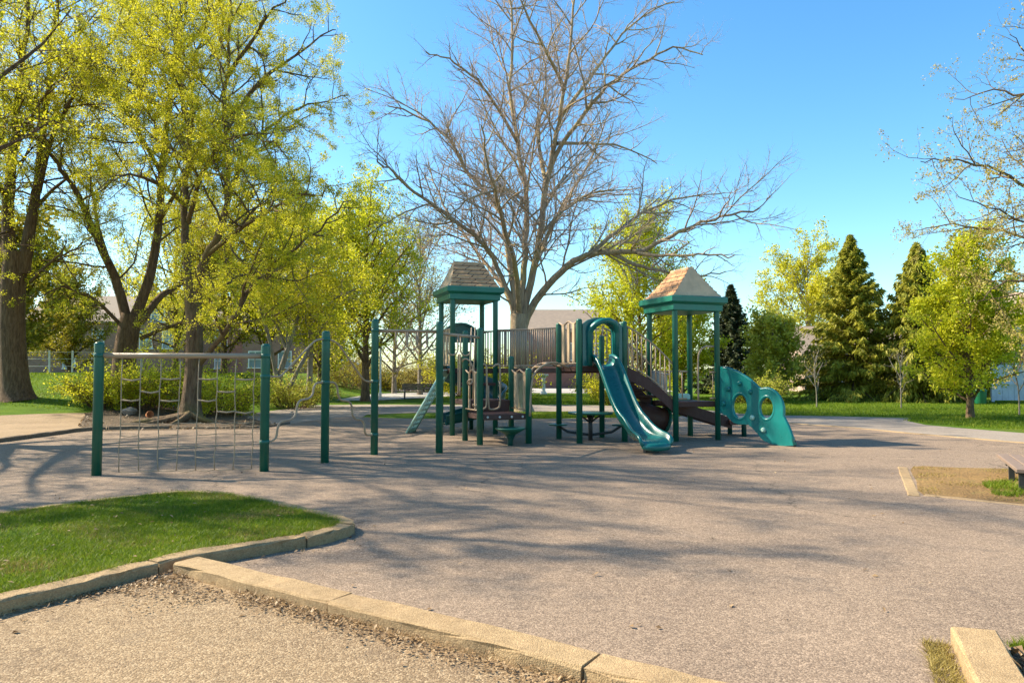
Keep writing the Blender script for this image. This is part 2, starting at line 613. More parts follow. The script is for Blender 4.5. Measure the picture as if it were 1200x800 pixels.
xs = np.concatenate([[-420, -260, -160, -100, -75], np.arange(-55, 45.1, 0.6), [60, 75, 100, 160, 260, 420]])
ys = np.concatenate([[-60, -25, -8], np.arange(0, 62.1, 0.6), [70, 80, 95, 120, 170, 260, 420]])
X, Y = np.meshgrid(xs, ys)
Z = np.array([[hgt(x, y) for x in xs] for y in ys])
gv = np.stack([X, Y, Z], -1).reshape(-1, 3)
nx, ny = len(xs), len(ys)
ii = np.arange((ny - 1) * nx).reshape(ny - 1, nx)[:, :-1].ravel()
gf = np.stack([ii, ii + 1, ii + 1 + nx, ii + nx], -1)
ground = link('ground', np_mesh('ground', gv, gf, 4, True), M['lawn'])
tag(ground, kind='structure')


def sheet(name, poly, z, mat, terrain=False, kind='structure'):
    mb = MB()
    pl = [(p[0], p[1]) for p in poly]
    tris = tessellate_polygon([[Vector((p[0], p[1], 0)) for p in pl]])
    me = bpy.data.meshes.new(name)
    fs = []
    for t in tris:
        a, b_, c_ = [Vector((*pl[i], 0)) for i in t]
        fs.append(tuple(t) if (b_ - a).cross(c_ - a).z > 0 else tuple(t)[::-1])
    me.from_pydata([(p[0], p[1], 0) for p in pl], [], fs)
    bm = bmesh.new(); bm.from_mesh(me)
    if terrain:
        for it in range(7):
            ed = [e for e in bm.edges if e.calc_length() > 0.8]
            if not ed: break
            bmesh.ops.subdivide_edges(bm, edges=ed, cuts=1)
            bmesh.ops.triangulate(bm, faces=[f for f in bm.faces if len(f.verts) > 3])
    for vv in bm.verts:
        vv.co.z = z + (hgt(vv.co.x, vv.co.y) if terrain else 0.0)
    bmesh.ops.recalc_face_normals(bm, faces=bm.faces)
    if sum(f.normal.z for f in bm.faces) < 0:
        bmesh.ops.reverse_faces(bm, faces=bm.faces)
    bm.to_mesh(me); bm.free()
    o = link(name, me, mat)
    tag(o, kind=kind)
    return o


def P2(l, z=0.0):
    return [g(a, b_, z) for a, b_ in l]


def G2(l):
    return [gt(a, b_) for a, b_ in l]


# playground surface: big rounded sheet
right_edge = P2([(705, 490), (800, 491), (880, 493), (930, 497), (1000, 502), (1060, 508), (1130, 514), (1200, 520)])
right_edge += [Vector((12.6, 14.6, 0)), Vector((14.6, 12.4, 0)), Vector((17, 10.0, 0))]
back_edge = P2([(400, 489), (470, 490.5), (560, 491), (640, 491)])
left_edge = P2([(-40, 523), (0, 519), (60, 511), (110, 505), (200, 503), (300, 502), (340, 497)])
pave_poly = [Vector((17, -3, 0)), Vector((-17, -3, 0)), Vector((-17, 14, 0)), Vector((-13.6, 16, 0))] + \
    smooth_path(left_edge + back_edge + right_edge, 5)
sheet('playground_pavement', pave_poly, 0.016, M['pavement'])

# grey walk that rings the playground on the far and right side
ring = smooth_path(right_edge[2:], 4)
outer = P2([(1290, 512), (1200, 507.5), (1130, 502), (1085, 498), (1062, 493), (1070, 490), (1000, 488.3), (930, 487), (880, 486.4)])
sheet('path', [p + Vector((-0.6, -0.6, 0)) for p in ring] + [Vector((19, 13, 0))] + outer + P2([(790, 487.5), (800, 492)]), 0.008, M['path_grey'])
sheet('path', P2([(330, 475.5), (430, 474), (560, 474.5), (700, 475), (800, 478), (890, 486.5), (800, 486), (700, 482), (600, 482.5), (480, 484), (430, 486), (420, 491), (330, 500), (255, 497), (250, 489)]), 0.011, M['path_grey'])
# sandy walk on the left, a little way up the bank
sandy = G2([(-160, 498), (-60, 490), (0, 487), (60, 485), (112, 484), (130, 492), (120, 506), (60, 513), (0, 521), (-60, 530), (-200, 545)])
sheet('path', sandy, 0.012, M['sandy'], True)
# mulch bed round the tree trunk
bed = G2([(92, 500), (100, 486), (120, 479), (190, 476), (250, 479), (285, 488), (322, 498), (310, 503), (220, 504), (120, 506)])
sheet('planting_bed', bed, 0.02, M['mulch'], True)
# far street and a lit walk in front of the brick house
sheet('road', [Vector((-34, 62, 0)), Vector((16, 60, 0)), Vector((40, 72, 0)), Vector((40, 80, 0)), Vector((-34, 84, 0))], 0.05, M['street'])
sheet('path', P2([(395, 463), (470, 460.5), (560, 459), (560, 462), (500, 466.5), (430, 470), (392, 469)]), 0.03, M['street'])
sheet('path', P2([(625, 456.5), (700, 457), (705, 461), (620, 460.5)]), 0.03, M['street'])
# exposed-aggregate walk the camera stands on
FA_, FB_ = g(251, 655, 0.115), g(862, 800, 0.115)
kd_ = (FB_ - FA_).normalized()
kn_ = Vector((kd_.y, -kd_.x, 0))
K2A = Vector((FA_.x, FA_.y, 0)) + kn_ * 0.235 - kd_ * 0.20
K2B = K2A + Vector((kd_.x, kd_.y, 0)) * 6.4
sheet('footpath', [K2A + Vector((0.05, 0.1, 0)), K2B, Vector((K2B.x, -2, 0)), Vector((-9, -2, 0)), Vector((-7.4, 1.2, 0)), Vector((-4.1, 4.6, 0))], 0.022, M['aggregate'])
# worn patch under the bench on the right
patch = smooth_loop(P2([(1070, 548), (1120, 549), (1200, 551), (1290, 554), (1420, 575), (1330, 602), (1200, 592), (1140, 586), (1082, 581), (1074, 565)]), 3)
sheet('soil', patch, 0.022, M['worn_soil'])


def kerb(name, path, w, h, mat, z0=0.0, side=None, wob=0.006, closed=False, terrain=False):
    """concrete edging swept along a path (right-hand top edge on the path)"""
    pts = [Vector(p) for p in path]
    fr = []
    rnd = random.Random(len(pts) * 7 + int(w * 1000))
    dist = 0
    dense = []
    for a, b_ in zip(pts[:-1], pts[1:]):
        n = max(1, int((b_ - a).length / 0.18))
        for k in range(n): dense.append(a.lerp(b_, k / n))
    dense.append(pts[-1])
    b2 = 0.018
    prof = [(0, -0.12), (0, h - b2), (b2 * 0.4, h - b2 * 0.35), (b2, h), (w - b2, h + 0.004), (w - b2 * 0.4, h - b2 * 0.35), (w, h - b2), (w, -0.12)]
    mb = MB()
    gapn = 0
    for i, p in enumerate(dense):
        t = dense[min(i + 1, len(dense) - 1)] - dense[max(i - 1, 0)]
        t.z = 0; t.normalize()
        sd = Vector((-t.y, t.x, 0))      # to the left of travel

        def fr1(q, chip):
            j = [rnd.uniform(-wob, wob) for _ in range(5)]
            z = z0 + (hgt(p.x, p.y) if terrain else 0)
            pr = []
            for k, (a_, b_) in enumerate(prof):
                e = rnd.random()
                ch = chip * (0.012 if 2 <= k <= 5 else 0) * rnd.random() + (rnd.random() ** 6) * (0.02 if k in (1, 2, 3) else 0.006) * (1 if h > 0.06 else 0.2)
                pr.append((a_ + j[0] + (ch if k < 4 else -ch), b_ + j[1] * 0.6 - ch + rnd.uniform(-1, 1) * wob * 0.3))
            return (Vector((q.x, q.y, z)), sd, Vector((0, 0, 1)), pr)
        fr.append(fr1(p, 0))
        gapn += 1
        if gapn * 0.18 > 1.75 and 2 < i < len(dense) - 3 and h > 0.06:
            fr[-1] = fr1(p, 1)
            mb.sweep(None, fr, smooth=False)
            fr = [fr1(p + t * 0.012, 1)]
            gapn = 0
    mb.sweep(None, fr, smooth=False)
    o = mb.build(name, mat)
    tag(o, kind='structure')
    return o


# the raised grass island with its kerb
isl = smooth_path(P2([(-330, 800), (-150, 745), (0, 703), (100, 680), (205, 653.5), (300, 637.5), (370, 626), (403, 617.5), (416, 611), (404, 604), (352, 591.5), (300, 580), (262, 575), (222, 574), (180, 576.5), (90, 586.5), (0, 599), (-150, 622), (-300, 645)], 0.12), 5)
kerb('kerb', isl, 0.17, 0.12, M['concrete_curb'])
inner = []
for i, p in enumerate(isl):
    t = isl[min(i + 1, len(isl) - 1)] - isl[max(i - 1, 0)]
    t.z = 0; t.normalize()
    inner.append(Vector((p.x - t.y * 0.15, p.y + t.x * 0.15, 0)))
sheet('lawn', inner, 0.105, M['lawn'])


def inset(loop, d):
    out = []
    for i, p in enumerate(loop):
        t = loop[min(i + 1, len(loop) - 1)] - loop[max(i - 1, 0)]
        t.z = 0; t.normalize()
        out.append(Vector((p.x - t.y * d, p.y + t.x * d, 0)))
    return out


# straight kerb across the foreground
d2 = (K2B - K2A).normalized()
kerb('kerb', [K2A + Vector((0.02, -0.03, 0)), K2A + d2 * 1.2, K2A + d2 * 3.1, K2B], 0.235, 0.115, M['concrete_curb'], 0.0)
# kerb stubs in the lower right corner
kerb('kerb', [Vector((2.02, 3.1, 0)), Vector((2.27, 3.75, 0)), Vector((2.56, 4.40, 0))][::-1], 0.24, 0.12, M['concrete_curb'])
kerb('kerb', [Vector((2.92, 4.12, 0)), Vector((3.4, 3.97, 0)), Vector((4.6, 3.6, 0))], 0.16, 0.10, M['concrete_curb'])
sheet('soil', [Vector((2.6, 4.3, 0)), Vector((3.0, 4.26, 0)), Vector((4.8, 3.7, 0)), Vector((4.2, 2.2, 0)), Vector((2.0, 2.6, 0))], 0.03, M['mulch'])
# flush edging beside the worn patch
kerb('kerb', P2([(1064, 549), (1080, 583)])[::-1], 0.16, 0.022, M['concrete_curb'])
kerb('kerb', P2([(1082, 582), (1140, 588), (1200, 594), (1330, 606)]), 0.12, 0.022, M['concrete_curb'])
# thin edging along far rim of the playground, and the low rim on the left
kerb('kerb', smooth_path(right_edge[1:], 4), 0.13, 0.028, M['concrete_curb'])
kerb('kerb', smooth_path(left_edge[:5], 5), 0.12, 0.11, M['timber_edge'], terrain=True)
kerb('kerb', smooth_path([left_edge[4] + Vector((0.1, 0.1, 0)), left_edge[5], left_edge[6]], 4), 0.10, 0.07, M['timber_edge'])

# ================================================================== PLAY STRUCTURE
ROT = R(20)
U = Vector((math.cos(ROT), math.sin(ROT), 0))
V = Vector((-math.sin(ROT), math.cos(ROT), 0))
UP = Vector((0, 0, 1))
S = 1.14


def W(o, a, b_, z=0.0):
    return Vector((o[0], o[1], 0)) + U * a + V * b_ + UP * z


LO = (-0.70, 16.25)     # low deck
LT = (-1.50, 18.72)     # roofed tower on the left
SD = (1.51, 16.68)      # slide deck
RT = (3.76, 17.10)      # roofed tower on the right

play = thing('play_structure', 'green and tan metal play structure with two roofed towers, bridge, slides and rope net climber', 'play structure', (0.6, 17.5, 0))


def post(p, h, r=0.066, mat='post_green', parent=None):
    mb = MB()
    mb.lathe((p[0], p[1], 0), [(r, -0.05), (r, h - 0.05), (r * 0.98, h - 0.03), (r * 0.8, h - 0.008), (r * 0.4, h)], 16)
    # two clamp collars
    return mb.build('post', M[mat], parent or play)


def bar(name, pts, r, mat, parent=None, n=8):
    mb = MB(); mb.tube(pts, r, n)
    return mb.build(name, M[mat], parent or play)


def collars(p, zs, parent):
    for z in zs:
        mb = MB()
        mb.lathe((p[0], p[1], z - 0.035), [(0.066, 0), (0.0775, 0.004), (0.0775, 0.066), (0.066, 0.07)], 14)
        mb.build('collar', M['post_green'], parent)


# free posts of the net and step climbers
pN1 = g(113, 558); pN2 = g(309.5, 553); pS = g(380.5, 543); pM = g(438.5, 533.5); pA = g(514.7, 531.5)
# outward lean of the first post comes from the lens only: posts stand straight
po = {}
for key, p, h in (('n1', pN1, 2.07), ('n2', pN2, 2.06), ('s', pS, 2.33), ('m', pM, 2.63), ('a', pA, 2.6)):
    po[key] = post(p, h, 0.072)

# ---- rope net
topz = 1.86
nb = MB(); nb.tube([pN1 + UP * topz, pN2 + UP * topz], 0.042, 12)
net = nb.build('net_rail', M['tan_pipe'], play)
collars(pN1, [topz], po['n1']); collars(pN2, [topz], po['n2'])
rp = MB()
rnd = random.Random(5)
ncol = 8
colx = [0.135 + 0.114 * i for i in range(ncol)]


def netp(t, z, sag=0.0):
    p = pN1.lerp(pN2, t)
    return Vector((p.x, p.y + sag, z))


rows = [1.50, 1.30, 1.16, 0.98, 0.80, 0.62, 0.44, 0.26, 0.06]
for i, t in enumerate(colx):
    jit = [rnd.uniform(-0.004, 0.004) for _ in range(len(rows) + 2)]
    pts = [netp(t, topz - 0.03)] + [netp(t + jit[k] - 0.006 * (topz - z), z, 0.01 * math.sin(3 * z + i)) for k, z in enumerate(rows)]
    rp.tube(pts, 0.0085, 6)
rg = rp
pat = {0: (0, 2, 4, 6), 1: (1, 5), 2: (0, 2, 4), 3: (5, 6)}
for k, cells in pat.items():
    for c_ in cells:
        z = rows[k] + rnd.uniform(-0.012, 0.012)
        sg = rnd.uniform(0.01, 0.03)
        rg.tube([netp(colx[c_] - 0.004 * (topz - z), z), netp((colx[c_] + colx[c_ + 1]) / 2, z - sg), netp(colx[c_ + 1] - 0.004 * (topz - z), z)], 0.013, 6)
for k in range(4, 9):
    z = rows[k]
    for c_ in range(7):
        if k in (5, 7) and (c_ + k) % 2 == 0: continue
        rg.tube([netp(colx[c_] - 0.008, z), netp((colx[c_] + colx[c_ + 1]) / 2 - 0.008, z - rnd.uniform(0.0, 0.03)), netp(colx[c_ + 1] - 0.008, z)], 0.0065, 5)
rg.build('climbing_net', M['rope'], play)

# ---- step bars with their handrails, either side of the middle post


def along(p, q, lst):
    return [Vector((p.x + (q.x - p.x) * t, p.y + (q.y - p.y) * t, z)) for t, z in lst]


hr1 = smooth_path(along(pN2, pS, [(0.02, 1.53), (0.16, 1.53), (0.26, 1.56), (0.5, 1.82), (0.74, 2.08), (0.84, 2.16), (0.98, 2.18)]), 4)
bar('handrail', hr1, 0.017, 'tan_pipe')
hr2 = smooth_path(along(pS, pM, [(0.02, 2.18), (0.16, 2.15), (0.28, 2.05), (0.52, 1.75), (0.72, 1.5), (0.82, 1.43), (0.98, 1.42)]), 4)
bar('handrail', hr2, 0.017, 'tan_pipe')
st1 = smooth_path(along(pN2, pS, [(0.02, 0.48), (0.12, 0.49), (0.18, 0.55), (0.20, 0.68), (0.25, 0.78), (0.42, 0.82), (0.49, 0.90), (0.51, 1.03), (0.56, 1.12), (0.70, 1.15), (0.77, 1.22), (0.79, 1.33), (0.84, 1.41), (0.98, 1.42)]), 4)
bar('step_bar', st1, 0.019, 'tan_pipe')
st2 = smooth_path(along(pS, pM, [(0.02, 1.42), (0.16, 1.41), (0.22, 1.33), (0.24, 1.20), (0.30, 1.10), (0.44, 1.07), (0.51, 0.98), (0.53, 0.82), (0.59, 0.74), (0.70, 0.71), (0.77, 0.63), (0.79, 0.48), (0.84, 0.41), (0.98, 0.40)]), 4)
bar('step_bar', st2, 0.019, 'tan_pipe')
for k, zs in (('n2', (0.48, 1.53)), ('s', (1.42, 2.18)), ('m', (0.40, 1.42, 2.41))):
    collars({'n2': pN2, 's': pS, 'm': pM}[k], zs, po[k])

# ---- overhead ring rails
pP5, pP9, pP4, pP8 = W(LO, 0, 0), W(LO, S, 0), W(LO, 0, S), W(LO, S, S)
perp = (pA - pM).normalized(); perp = Vector((-perp.y, perp.x, 0))
for off in (0.0, 0.34):
    bar('overhead_rail', [pM + perp * off + UP * 2.41, pA + perp * off + UP * 2.41], 0.024, 'tan_pipe')
bar('overhead_rail', [pA + UP * 2.36, pP5 + UP * 2.36], 0.030, 'tan_pipe')


def hang_ring(c, ax, r=0.15, drop=0.30):
    pts = []
    for k in range(13):
        a = PI * k / 12
        pts.append(c + ax * (math.cos(a) * r) - UP * (drop - r + math.sin(a) * r))
    pts = [c + ax * r] + pts + [c - ax * r]
    bar('hanging_ring', pts, 0.016, 'tan_pipe', n=6)


axm = (pA - pM).normalized()
for t in (0.42, 0.58, 0.74, 0.90):
    hang_ring(pM.lerp(pA, t) + perp * 0.17 + UP * 2.40, (axm * 0.75 + perp * 0.66).normalized(), 0.17, 0.36)
axp = (pP5 - pA).normalized()
for t in (0.30, 0.62):
    hang_ring(pA.lerp(pP5, t) + UP * 2.35, Vector((axp.x * 0.8 + 0.3, axp.y * 0.5, 0)).normalized(), 0.125, 0.40)

# ---- posts of the decks
post(pP5, 2.57, 0.07); post(pP9, 1.69, 0.07); post(pP4, 2.57); post(pP8, 1.98)
for a, b_ in ((0, 0), (S, 0), (0, S), (S, S)):
    post(W(LT, a, b_), 3.5); post(W(RT, a, b_), 3.05)
sdA, sdB, sdC, sdD = W(SD, 0, 0), W(SD, S, 0), W(SD, 0, S), W(SD, S, S)
post(sdA, 2.80, 0.07); post(sdB, 2.77, 0.07); post(sdC, 2.78); post(sdD, 2.5)


def deck(o, a0, a1, b0, b1, z, mat='deck_brown', th=0.13):
    mb = MB()
    c = W(o, (a0 + a1) / 2, (b0 + b1) / 2, z - th / 2)
    mb.box(c, (a1 - a0, b1 - b0, th), ROT, 0.012)
    return mb.build('deck', M[mat], play)


i_ = 0.02
deck(LO, 0.05, S - 0.05, 0.02, S - 0.05, 0.68)
deck(LO, 0.05, S - 0.05, S - 0.04, 2 * S - 0.1, 0.95)
mb = MB(); mb.box(W(LO, S / 2, S - 0.075, 0.75), (S - 0.18, 0.05, 0.36), ROT)
mb.build('step_riser', M['deck_brown'], play)
deck(LT, 0.03, S - 0.03, 0.03, S - 0.03, 1.70)
deck(SD, 0.03, S - 0.03, 0.03, S - 0.03, 1.74)
deck(RT, 0.03, S - 0.03, 0.03, S - 0.03, 0.92)
# intermediate step into the tall tower
mb = MB(); mb.box(W(LT, S / 2, -0.16, 1.30), (S - 0.22, 0.40, 0.07), ROT, 0.01)
mb.build('step', M['deck_brown'], play)
# bolt heads on the front deck edge
for a in (0.18, 0.46, 0.74, 1.0):
    mb = MB()
    p = W(LO, a, 0.015, 0.615)
    mb.tube([p, p - V * 0.022], 0.026, 8)
    mb.build('bolt', M['bolt'], play)

# ---- skewed bridge between the tall tower and the slide deck
bB, bD = W(LT, S, 0.06), W(LT, S, S - 0.06)
cC, cD = W(SD, 0.06, S), W(SD, S - 0.06, S)
mb = MB()
q = [bB, cC, cD, bD]
vs = [p + UP * 1.70 for p in q] + [p + UP * 1.58 for p in q]
mb.add(vs, [(0, 1, 2, 3), (7, 6, 5, 4), (0, 4, 5, 1), (1, 5, 6, 2), (2, 6, 7, 3), (3, 7, 4, 0)])
mb.build('bridge_deck', M['deck_brown'], play)


def picket_rail(p, q, zb0, zt0, zb1, zt1, n, mat='tan_pipe', r=0.013, rr=0.02, flat=None):
    mb = MB()
    mb.tube([p + UP * zt0, q + UP * zt1], rr, 8)
    mb.tube([p + UP * zb0, q + UP * zb1], rr, 8)
    for k in range(1, n):
        t = k / n
        a = p.lerp(q, t)
        zb, zt = zb0 + (zb1 - zb0) * t, zt0 + (zt1 - zt0) * t
        if flat:
            mb.box((a.x, a.y, (zb + zt) / 2), (flat, 0.03, zt - zb), math.atan2(q.y - p.y, q.x - p.x), 0.006)
        else:
            mb.tube([a + UP * zb, a + UP * zt], r, 6)
    return mb.build('railing', M[mat], play)


picket_rail(bB, cC, 1.76, 2.68, 1.76, 2.66, 32, 'rail_brown', 0.015)
picket_rail(bD, cD, 1.76, 2.70, 1.76, 2.66, 38, 'rail_brown', 0.015)
# bent rail loops against the sky behind the tall tower
for a in (0.25, 0.75):
    p = W(LT, S * a + 0.1, S)
    pass
picket_rail(W(LT, S - 0.02, 0.08), W(LT, S - 0.02, S - 0.08), 1.78, 2.66, 1.78, 2.66, 2)


def slat_panel(p, q, zb, zt, cs, w, mat='tan_slat', wave=True, name='slat_panel'):
    """wide plastic slats held by a bent pipe with a wavy top"""
    mb = MB()
    d = (q - p); L = d.length; d.normalize()
    rz = math.atan2(d.y, d.x)
    for c_ in cs:
        a = p + d * (L * c_)
        mb.box((a.x, a.y, (zb + zt) / 2), (w, 0.035, zt - zb - 0.03), rz, 0.01)
    o = mb.build(name, M[mat], play)
    pb = MB()
    pb.tube([p + UP * zb, q + UP * zb], 0.018, 8)
    pb.build('frame_pipe', M['tan_pipe'], o)
    pb = MB()
    n = 24
    pts = [p + d * (L * k / n) + UP * (zt + (0.035 * math.cos(4 * PI * k / n) if wave else 0)) for k in range(n + 1)]
    pb.tube(pts, 0.02, 8)
    pb.build('frame_pipe', M['tan_pipe'], o)
    return o


slat_panel(pP9, pP8, 0.76, 1.62, (0.2, 0.72), 0.17)
slat_panel(pP5, pP4, 0.76, 1.62, (0.3, 0.7), 0.05)
# wide slats on the left side of the tall tower, on the slide deck's left side
slat_panel(W(LT, 0, 0.08), W(LT, 0, S - 0.08), 1.78, 2.70, (0.18, 0.5, 0.82), 0.15, wave=False)
slat_panel(sdA, sdC, 1.80, 2.74, (0.25, 0.5, 0.75), 0.13)

# hoop handrails on either side of the step
for a in (0.10, 0.42):
    p = W(LO, a, S * 0.45)
    bar('hoop_rail', smooth_path([p + UP * 1.72 + U * 0.05, p + UP * 1.78 + U * 0.16, p + UP * 1.66 + U * 0.22, p + UP * 0.92 + U * 0.22, p + UP * 0.78 + U * 0.16, p + UP * 0.76, p + UP * 0.84 - U * 0.05, p + UP * 1.3 - U * 0.06], 5), 0.022, 'tan_pipe')
hoop = [(0.0, 1.05), (0.0, 1.9), (0.05, 2.02), (0.14, 2.0), (0.16, 1.85), (0.16, 1.05)]
for a in (0.02, 0.5):
    b0 = W(LO, 0.02, S + a)
    bar('hoop_rail', smooth_path([b0 + V * x + UP * z for x, z in hoop], 5), 0.019, 'tan_pipe')
# curly bars on the left flank of the low deck
cv = []
for k in range(40):
    t = k / 39
    cv.append(pP4.lerp(pP5, 0.1 + 0.75 * t) + UP * (1.85 - 0.95 * t + 0.16 * math.sin(t * 4 * PI)) - U * (0.10 * math.cos(t * 4 * PI)))
bar('curly_climber', cv, 0.019, 'tan_pipe')
for x in (0.35, 0.6):
    b0 = pP4.lerp(pP5, x)
    bar('ladder_bar', [b0 + UP * 1.0 - U * 0.02, b0 + UP * 2.62 + U * 0.03], 0.015, 'tan_pipe')

# arch climber from the low post up to the slide deck
arc0, arc1 = pP9 + UP * 1.52, sdC.lerp(sdA, 0.35) + UP * 1.70
for off in (-0.18, 0.22):
    o_ = V * off
    bar('arch_rail', smooth_path([arc0 + o_ * 0.4 - UP * 0.9, arc0 + o_ * 0.4 - UP * 0.1 + U * 0.06, arc0.lerp(arc1, 0.22) + o_ + UP * 0.14, arc0.lerp(arc1, 0.55) + o_ + UP * 0.20, arc0.lerp(arc1, 0.85) + o_ + UP * 0.08, arc1 + o_], 5), 0.024, 'tan_pipe')
mb = MB()
for t, dz in ((0.06, 0.0), (0.25, 0.16), (0.45, 0.20), (0.65, 0.18), (0.85, 0.08)):
    p = arc0.lerp(arc1, t) + UP * dz
    mb.tube([p + V * -0.18, p + V * 0.22], 0.016, 6)
mb.build('arch_rung', M['tan_pipe'], play)

# ---- roofs


def tower_roof(o, zb, along_u):
    c = W(o, S / 2, S / 2)
    ax, ay = (U, V) if along_u else (V, U)
    fz = 0.15
    mb = MB()
    # two stepped fascia boxes, flaring outward at the top
    hw = [(0.64, 0.0), (0.67, 0.02), (0.67, 0.15), (0.735, 0.19), (0.755, 0.21), (0.755, 0.325), (0.72, 0.345), (0.60, 0.35)]
    vs = []
    for (h, z) in hw:
        for sx_, sy_ in ((-1, -1), (1, -1), (1, 1), (-1, 1)):
            vs.append(c + U * (sx_ * h) + V * (sy_ * h) + UP * (zb + z))
    fs = [(3, 2, 1, 0)]
    for k in range(len(hw) - 1):
        for i in range(4):
            j = (i + 1) % 4
            fs.append((4 * k + i, 4 * k + j, 4 * k + 4 + j, 4 * k + 4 + i))
    e = 4 * (len(hw) - 1)
    fs.append((e, e + 1, e + 2, e + 3))
    mb.add(vs, fs)
    roof = mb.build('roof', M['fascia_green'], play)
    # hipped shingle roof with a short ridge; the two ends are smooth panels
    z0, z1 = zb + 0.352, zb + 0.352 + 0.68
    hb, rl = 0.645, 0.39
    e = [c + ax * (sx_ * hb) + ay * (sy_ * hb) + UP * z0 for sx_, sy_ in ((-1, -1), (1, -1), (1, 1), (-1, 1))]
    # slightly concave slopes, in courses with a lip each
    nc = 7
    sh = MB()
    for sy_ in (-1, 1):
        for k in range(nc):
            t0, t1 = k / nc, (k + 1) / nc

            def pt(t, s_, lift=0.0):
                w = hb + (rl - hb) * t
                d = hb + (0.06 - hb) * t
                z = z0 + (z1 - z0) * (t * 0.9 + 0.1 * t * t) + lift
                return c + ax * (s_ * w) + ay * (sy_ * d) + UP * z
            a0, a1 = pt(t0, -1, 0.028), pt(t0, 1, 0.028)
            b0, b1 = pt(t1, -1, 0.004), pt(t1, 1, 0.004)
            l0, l1 = pt(t0, -1, 0), pt(t0, 1, 0)
            sh.add([l0, l1, a1, a0, b1, b0], [(0, 1, 2, 3), (3, 2, 4, 5)])
    sh.build('shingle_slope', M['shingle'], roof)
    en = MB()
    for sx_ in (-1, 1):
        pts = []
        for k in range(nc + 1):
            t = k / nc
            w = hb + (rl - hb) * t - 0.004
            d = hb + (0.06 - hb) * t
            z = z0 + (z1 - z0) * (t * 0.9 + 0.1 * t * t) + 0.006
            pts += [c + ax * (sx_ * w) - ay * d + UP * z, c + ax * (sx_ * w) + ay * d + UP * z]
        en.add(pts, [(2 * k, 2 * k + 1, 2 * k + 3, 2 * k + 2) for k in range(nc)])
    # ridge cap
    t = c + UP * (z1 + 0.006)
    en.box((t.x, t.y, t.z), (2 * rl, 0.16, 0.05), ROT if along_u else ROT + PI / 2, 0.015)
    en.build('hip_panel', M['roof_tan'], roof)


tower_roof(LT, 3.43, True)
tower_roof(RT, 3.02, False)

# ---- slide hood between the two front posts of the slide deck
mb = MB()
w2 = S - 0.14
arch = []
for k in range(13):
    a = PI * k / 12
    arch.append((0.26 * math.cos(a), 0.68 + 0.27 * math.sin(a)))
outer_ = [(-w2 / 2, 0.0), (-0.26, 0.0)]
outer_ = [(-w2 / 2, -0.02), (-0.26, -0.02)] + [(-x, z) for x, z in arch] + [(0.26, -0.02), (w2 / 2, -0.02), (w2 / 2, 0.90), (0.36, 1.02), (0.18, 1.08), (-0.18, 1.08), (-0.36, 1.02), (-w2 / 2, 0.92)]
cen = W(SD, S / 2, -0.005, 1.76)
mb.plate(outer_, [], cen, U, UP, V, 0.06)
hood = mb.build('slide_hood', M['hood_teal'], play)
mb = MB()
fr = []
prof = [(-0.05, 0.0), (0.05, 0.0), (0.06, 0.03), (0.06, 0.27), (0.03, 0.31), (-0.03, 0.31), (-0.06, 0.27), (-0.06, 0.03)]
for k in range(17):
    a = PI * k / 16
    p = cen + U * (0.335 * math.cos(a)) + UP * (0.70 + 0.30 * math.sin(a))
    out_ = (U * math.cos(a) + UP * math.sin(a))
    fr.append((p, out_, -V, [(x, y * (0.35 + 0.65 * math.sin(a) ** 1.2)) for x, y in prof]))
fr = [(cen + U * 0.335 + UP * 0.0, U, -V, [(x, y * 0.25) for x, y in prof])] + fr + [(cen - U * 0.335 + UP * 0.0, -U, -V, [(x, y * 0.25) for x, y in prof])]
mb.sweep(prof, fr)
mb.build('arch_rim', M['slide_teal'], hood)

# ---- main wave slide


def slide(name, pts, wid, mat, wall=0.20, flare=None, parent=None):
    fr = []
    n = len(pts)
    for i, p in enumerate(pts):
        t = pts[min(i + 1, n - 1)] - pts[max(i - 1, 0)]
        t.normalize()
        sd = Vector((t.y, -t.x, 0))
        if sd.length < 1e-6: sd = U.copy()
        sd.normalize()
        up = sd.cross(t)
        w = wid[i] / 2 if isinstance(wid, list) else wid / 2
        h = wall[i] if isinstance(wall, list) else wall
        pr = [(-w, h), (-w + 0.012, h * 0.45), (-w + 0.05, 0.04), (-w + 0.12, 0.006), (-w * 0.3, -0.006), (w * 0.3, -0.006), (w - 0.12, 0.006), (w - 0.05, 0.04), (w - 0.012, h * 0.45), (w, h),
              (w + 0.03, h + 0.015), (w + 0.065, h), (w + 0.065, h - 0.03), (w + 0.035, h - 0.04), (w + 0.02, h * 0.4), (w - 0.05, -0.035), (0, -0.045), (-w + 0.05, -0.035),
              (-w - 0.02, h * 0.4), (-w - 0.035, h - 0.04), (-w - 0.065, h - 0.03), (-w - 0.065, h), (-w - 0.03, h + 0.015)]
        fr.append((p, sd, up, pr))
    mb = MB()
    mb.sweep(None, fr)
    return mb.build(name, M[mat], parent or play)


prof_ = [(-0.12, 1.76), (0.06, 1.755), (0.20, 1.68), (0.38, 1.50), (0.62, 1.20), (0.86, 0.92), (1.10, 0.69), (1.30, 0.55), (1.48, 0.46), (1.66, 0.36), (1.88, 0.285), (2.10, 0.265), (2.28, 0.26), (2.38, 0.22), (2.44, 0.15)]
sp = smooth_path([W(SD, S / 2, 0, 0) + (-V - U * 0.03) * s_ + UP * z for s_, z in prof_], 4)
n_ = len(sp)
wid = [0.46 + 0.16 * sstep((i / n_ - 0.55) / 0.35) - 0.10 * sstep((i / n_ - 0.92) / 0.08) for i in range(n_)]
wl = [0.24 - 0.12 * sstep((i / n_ - 0.6) / 0.3) - 0.08 * sstep((i / n_ - 0.9) / 0.1) for i in range(n_)]
ms = slide('slide', sp, wid, 'slide_teal', wl)
tag(ms, 'teal wave slide')
mb = MB()
e = sp[-10]
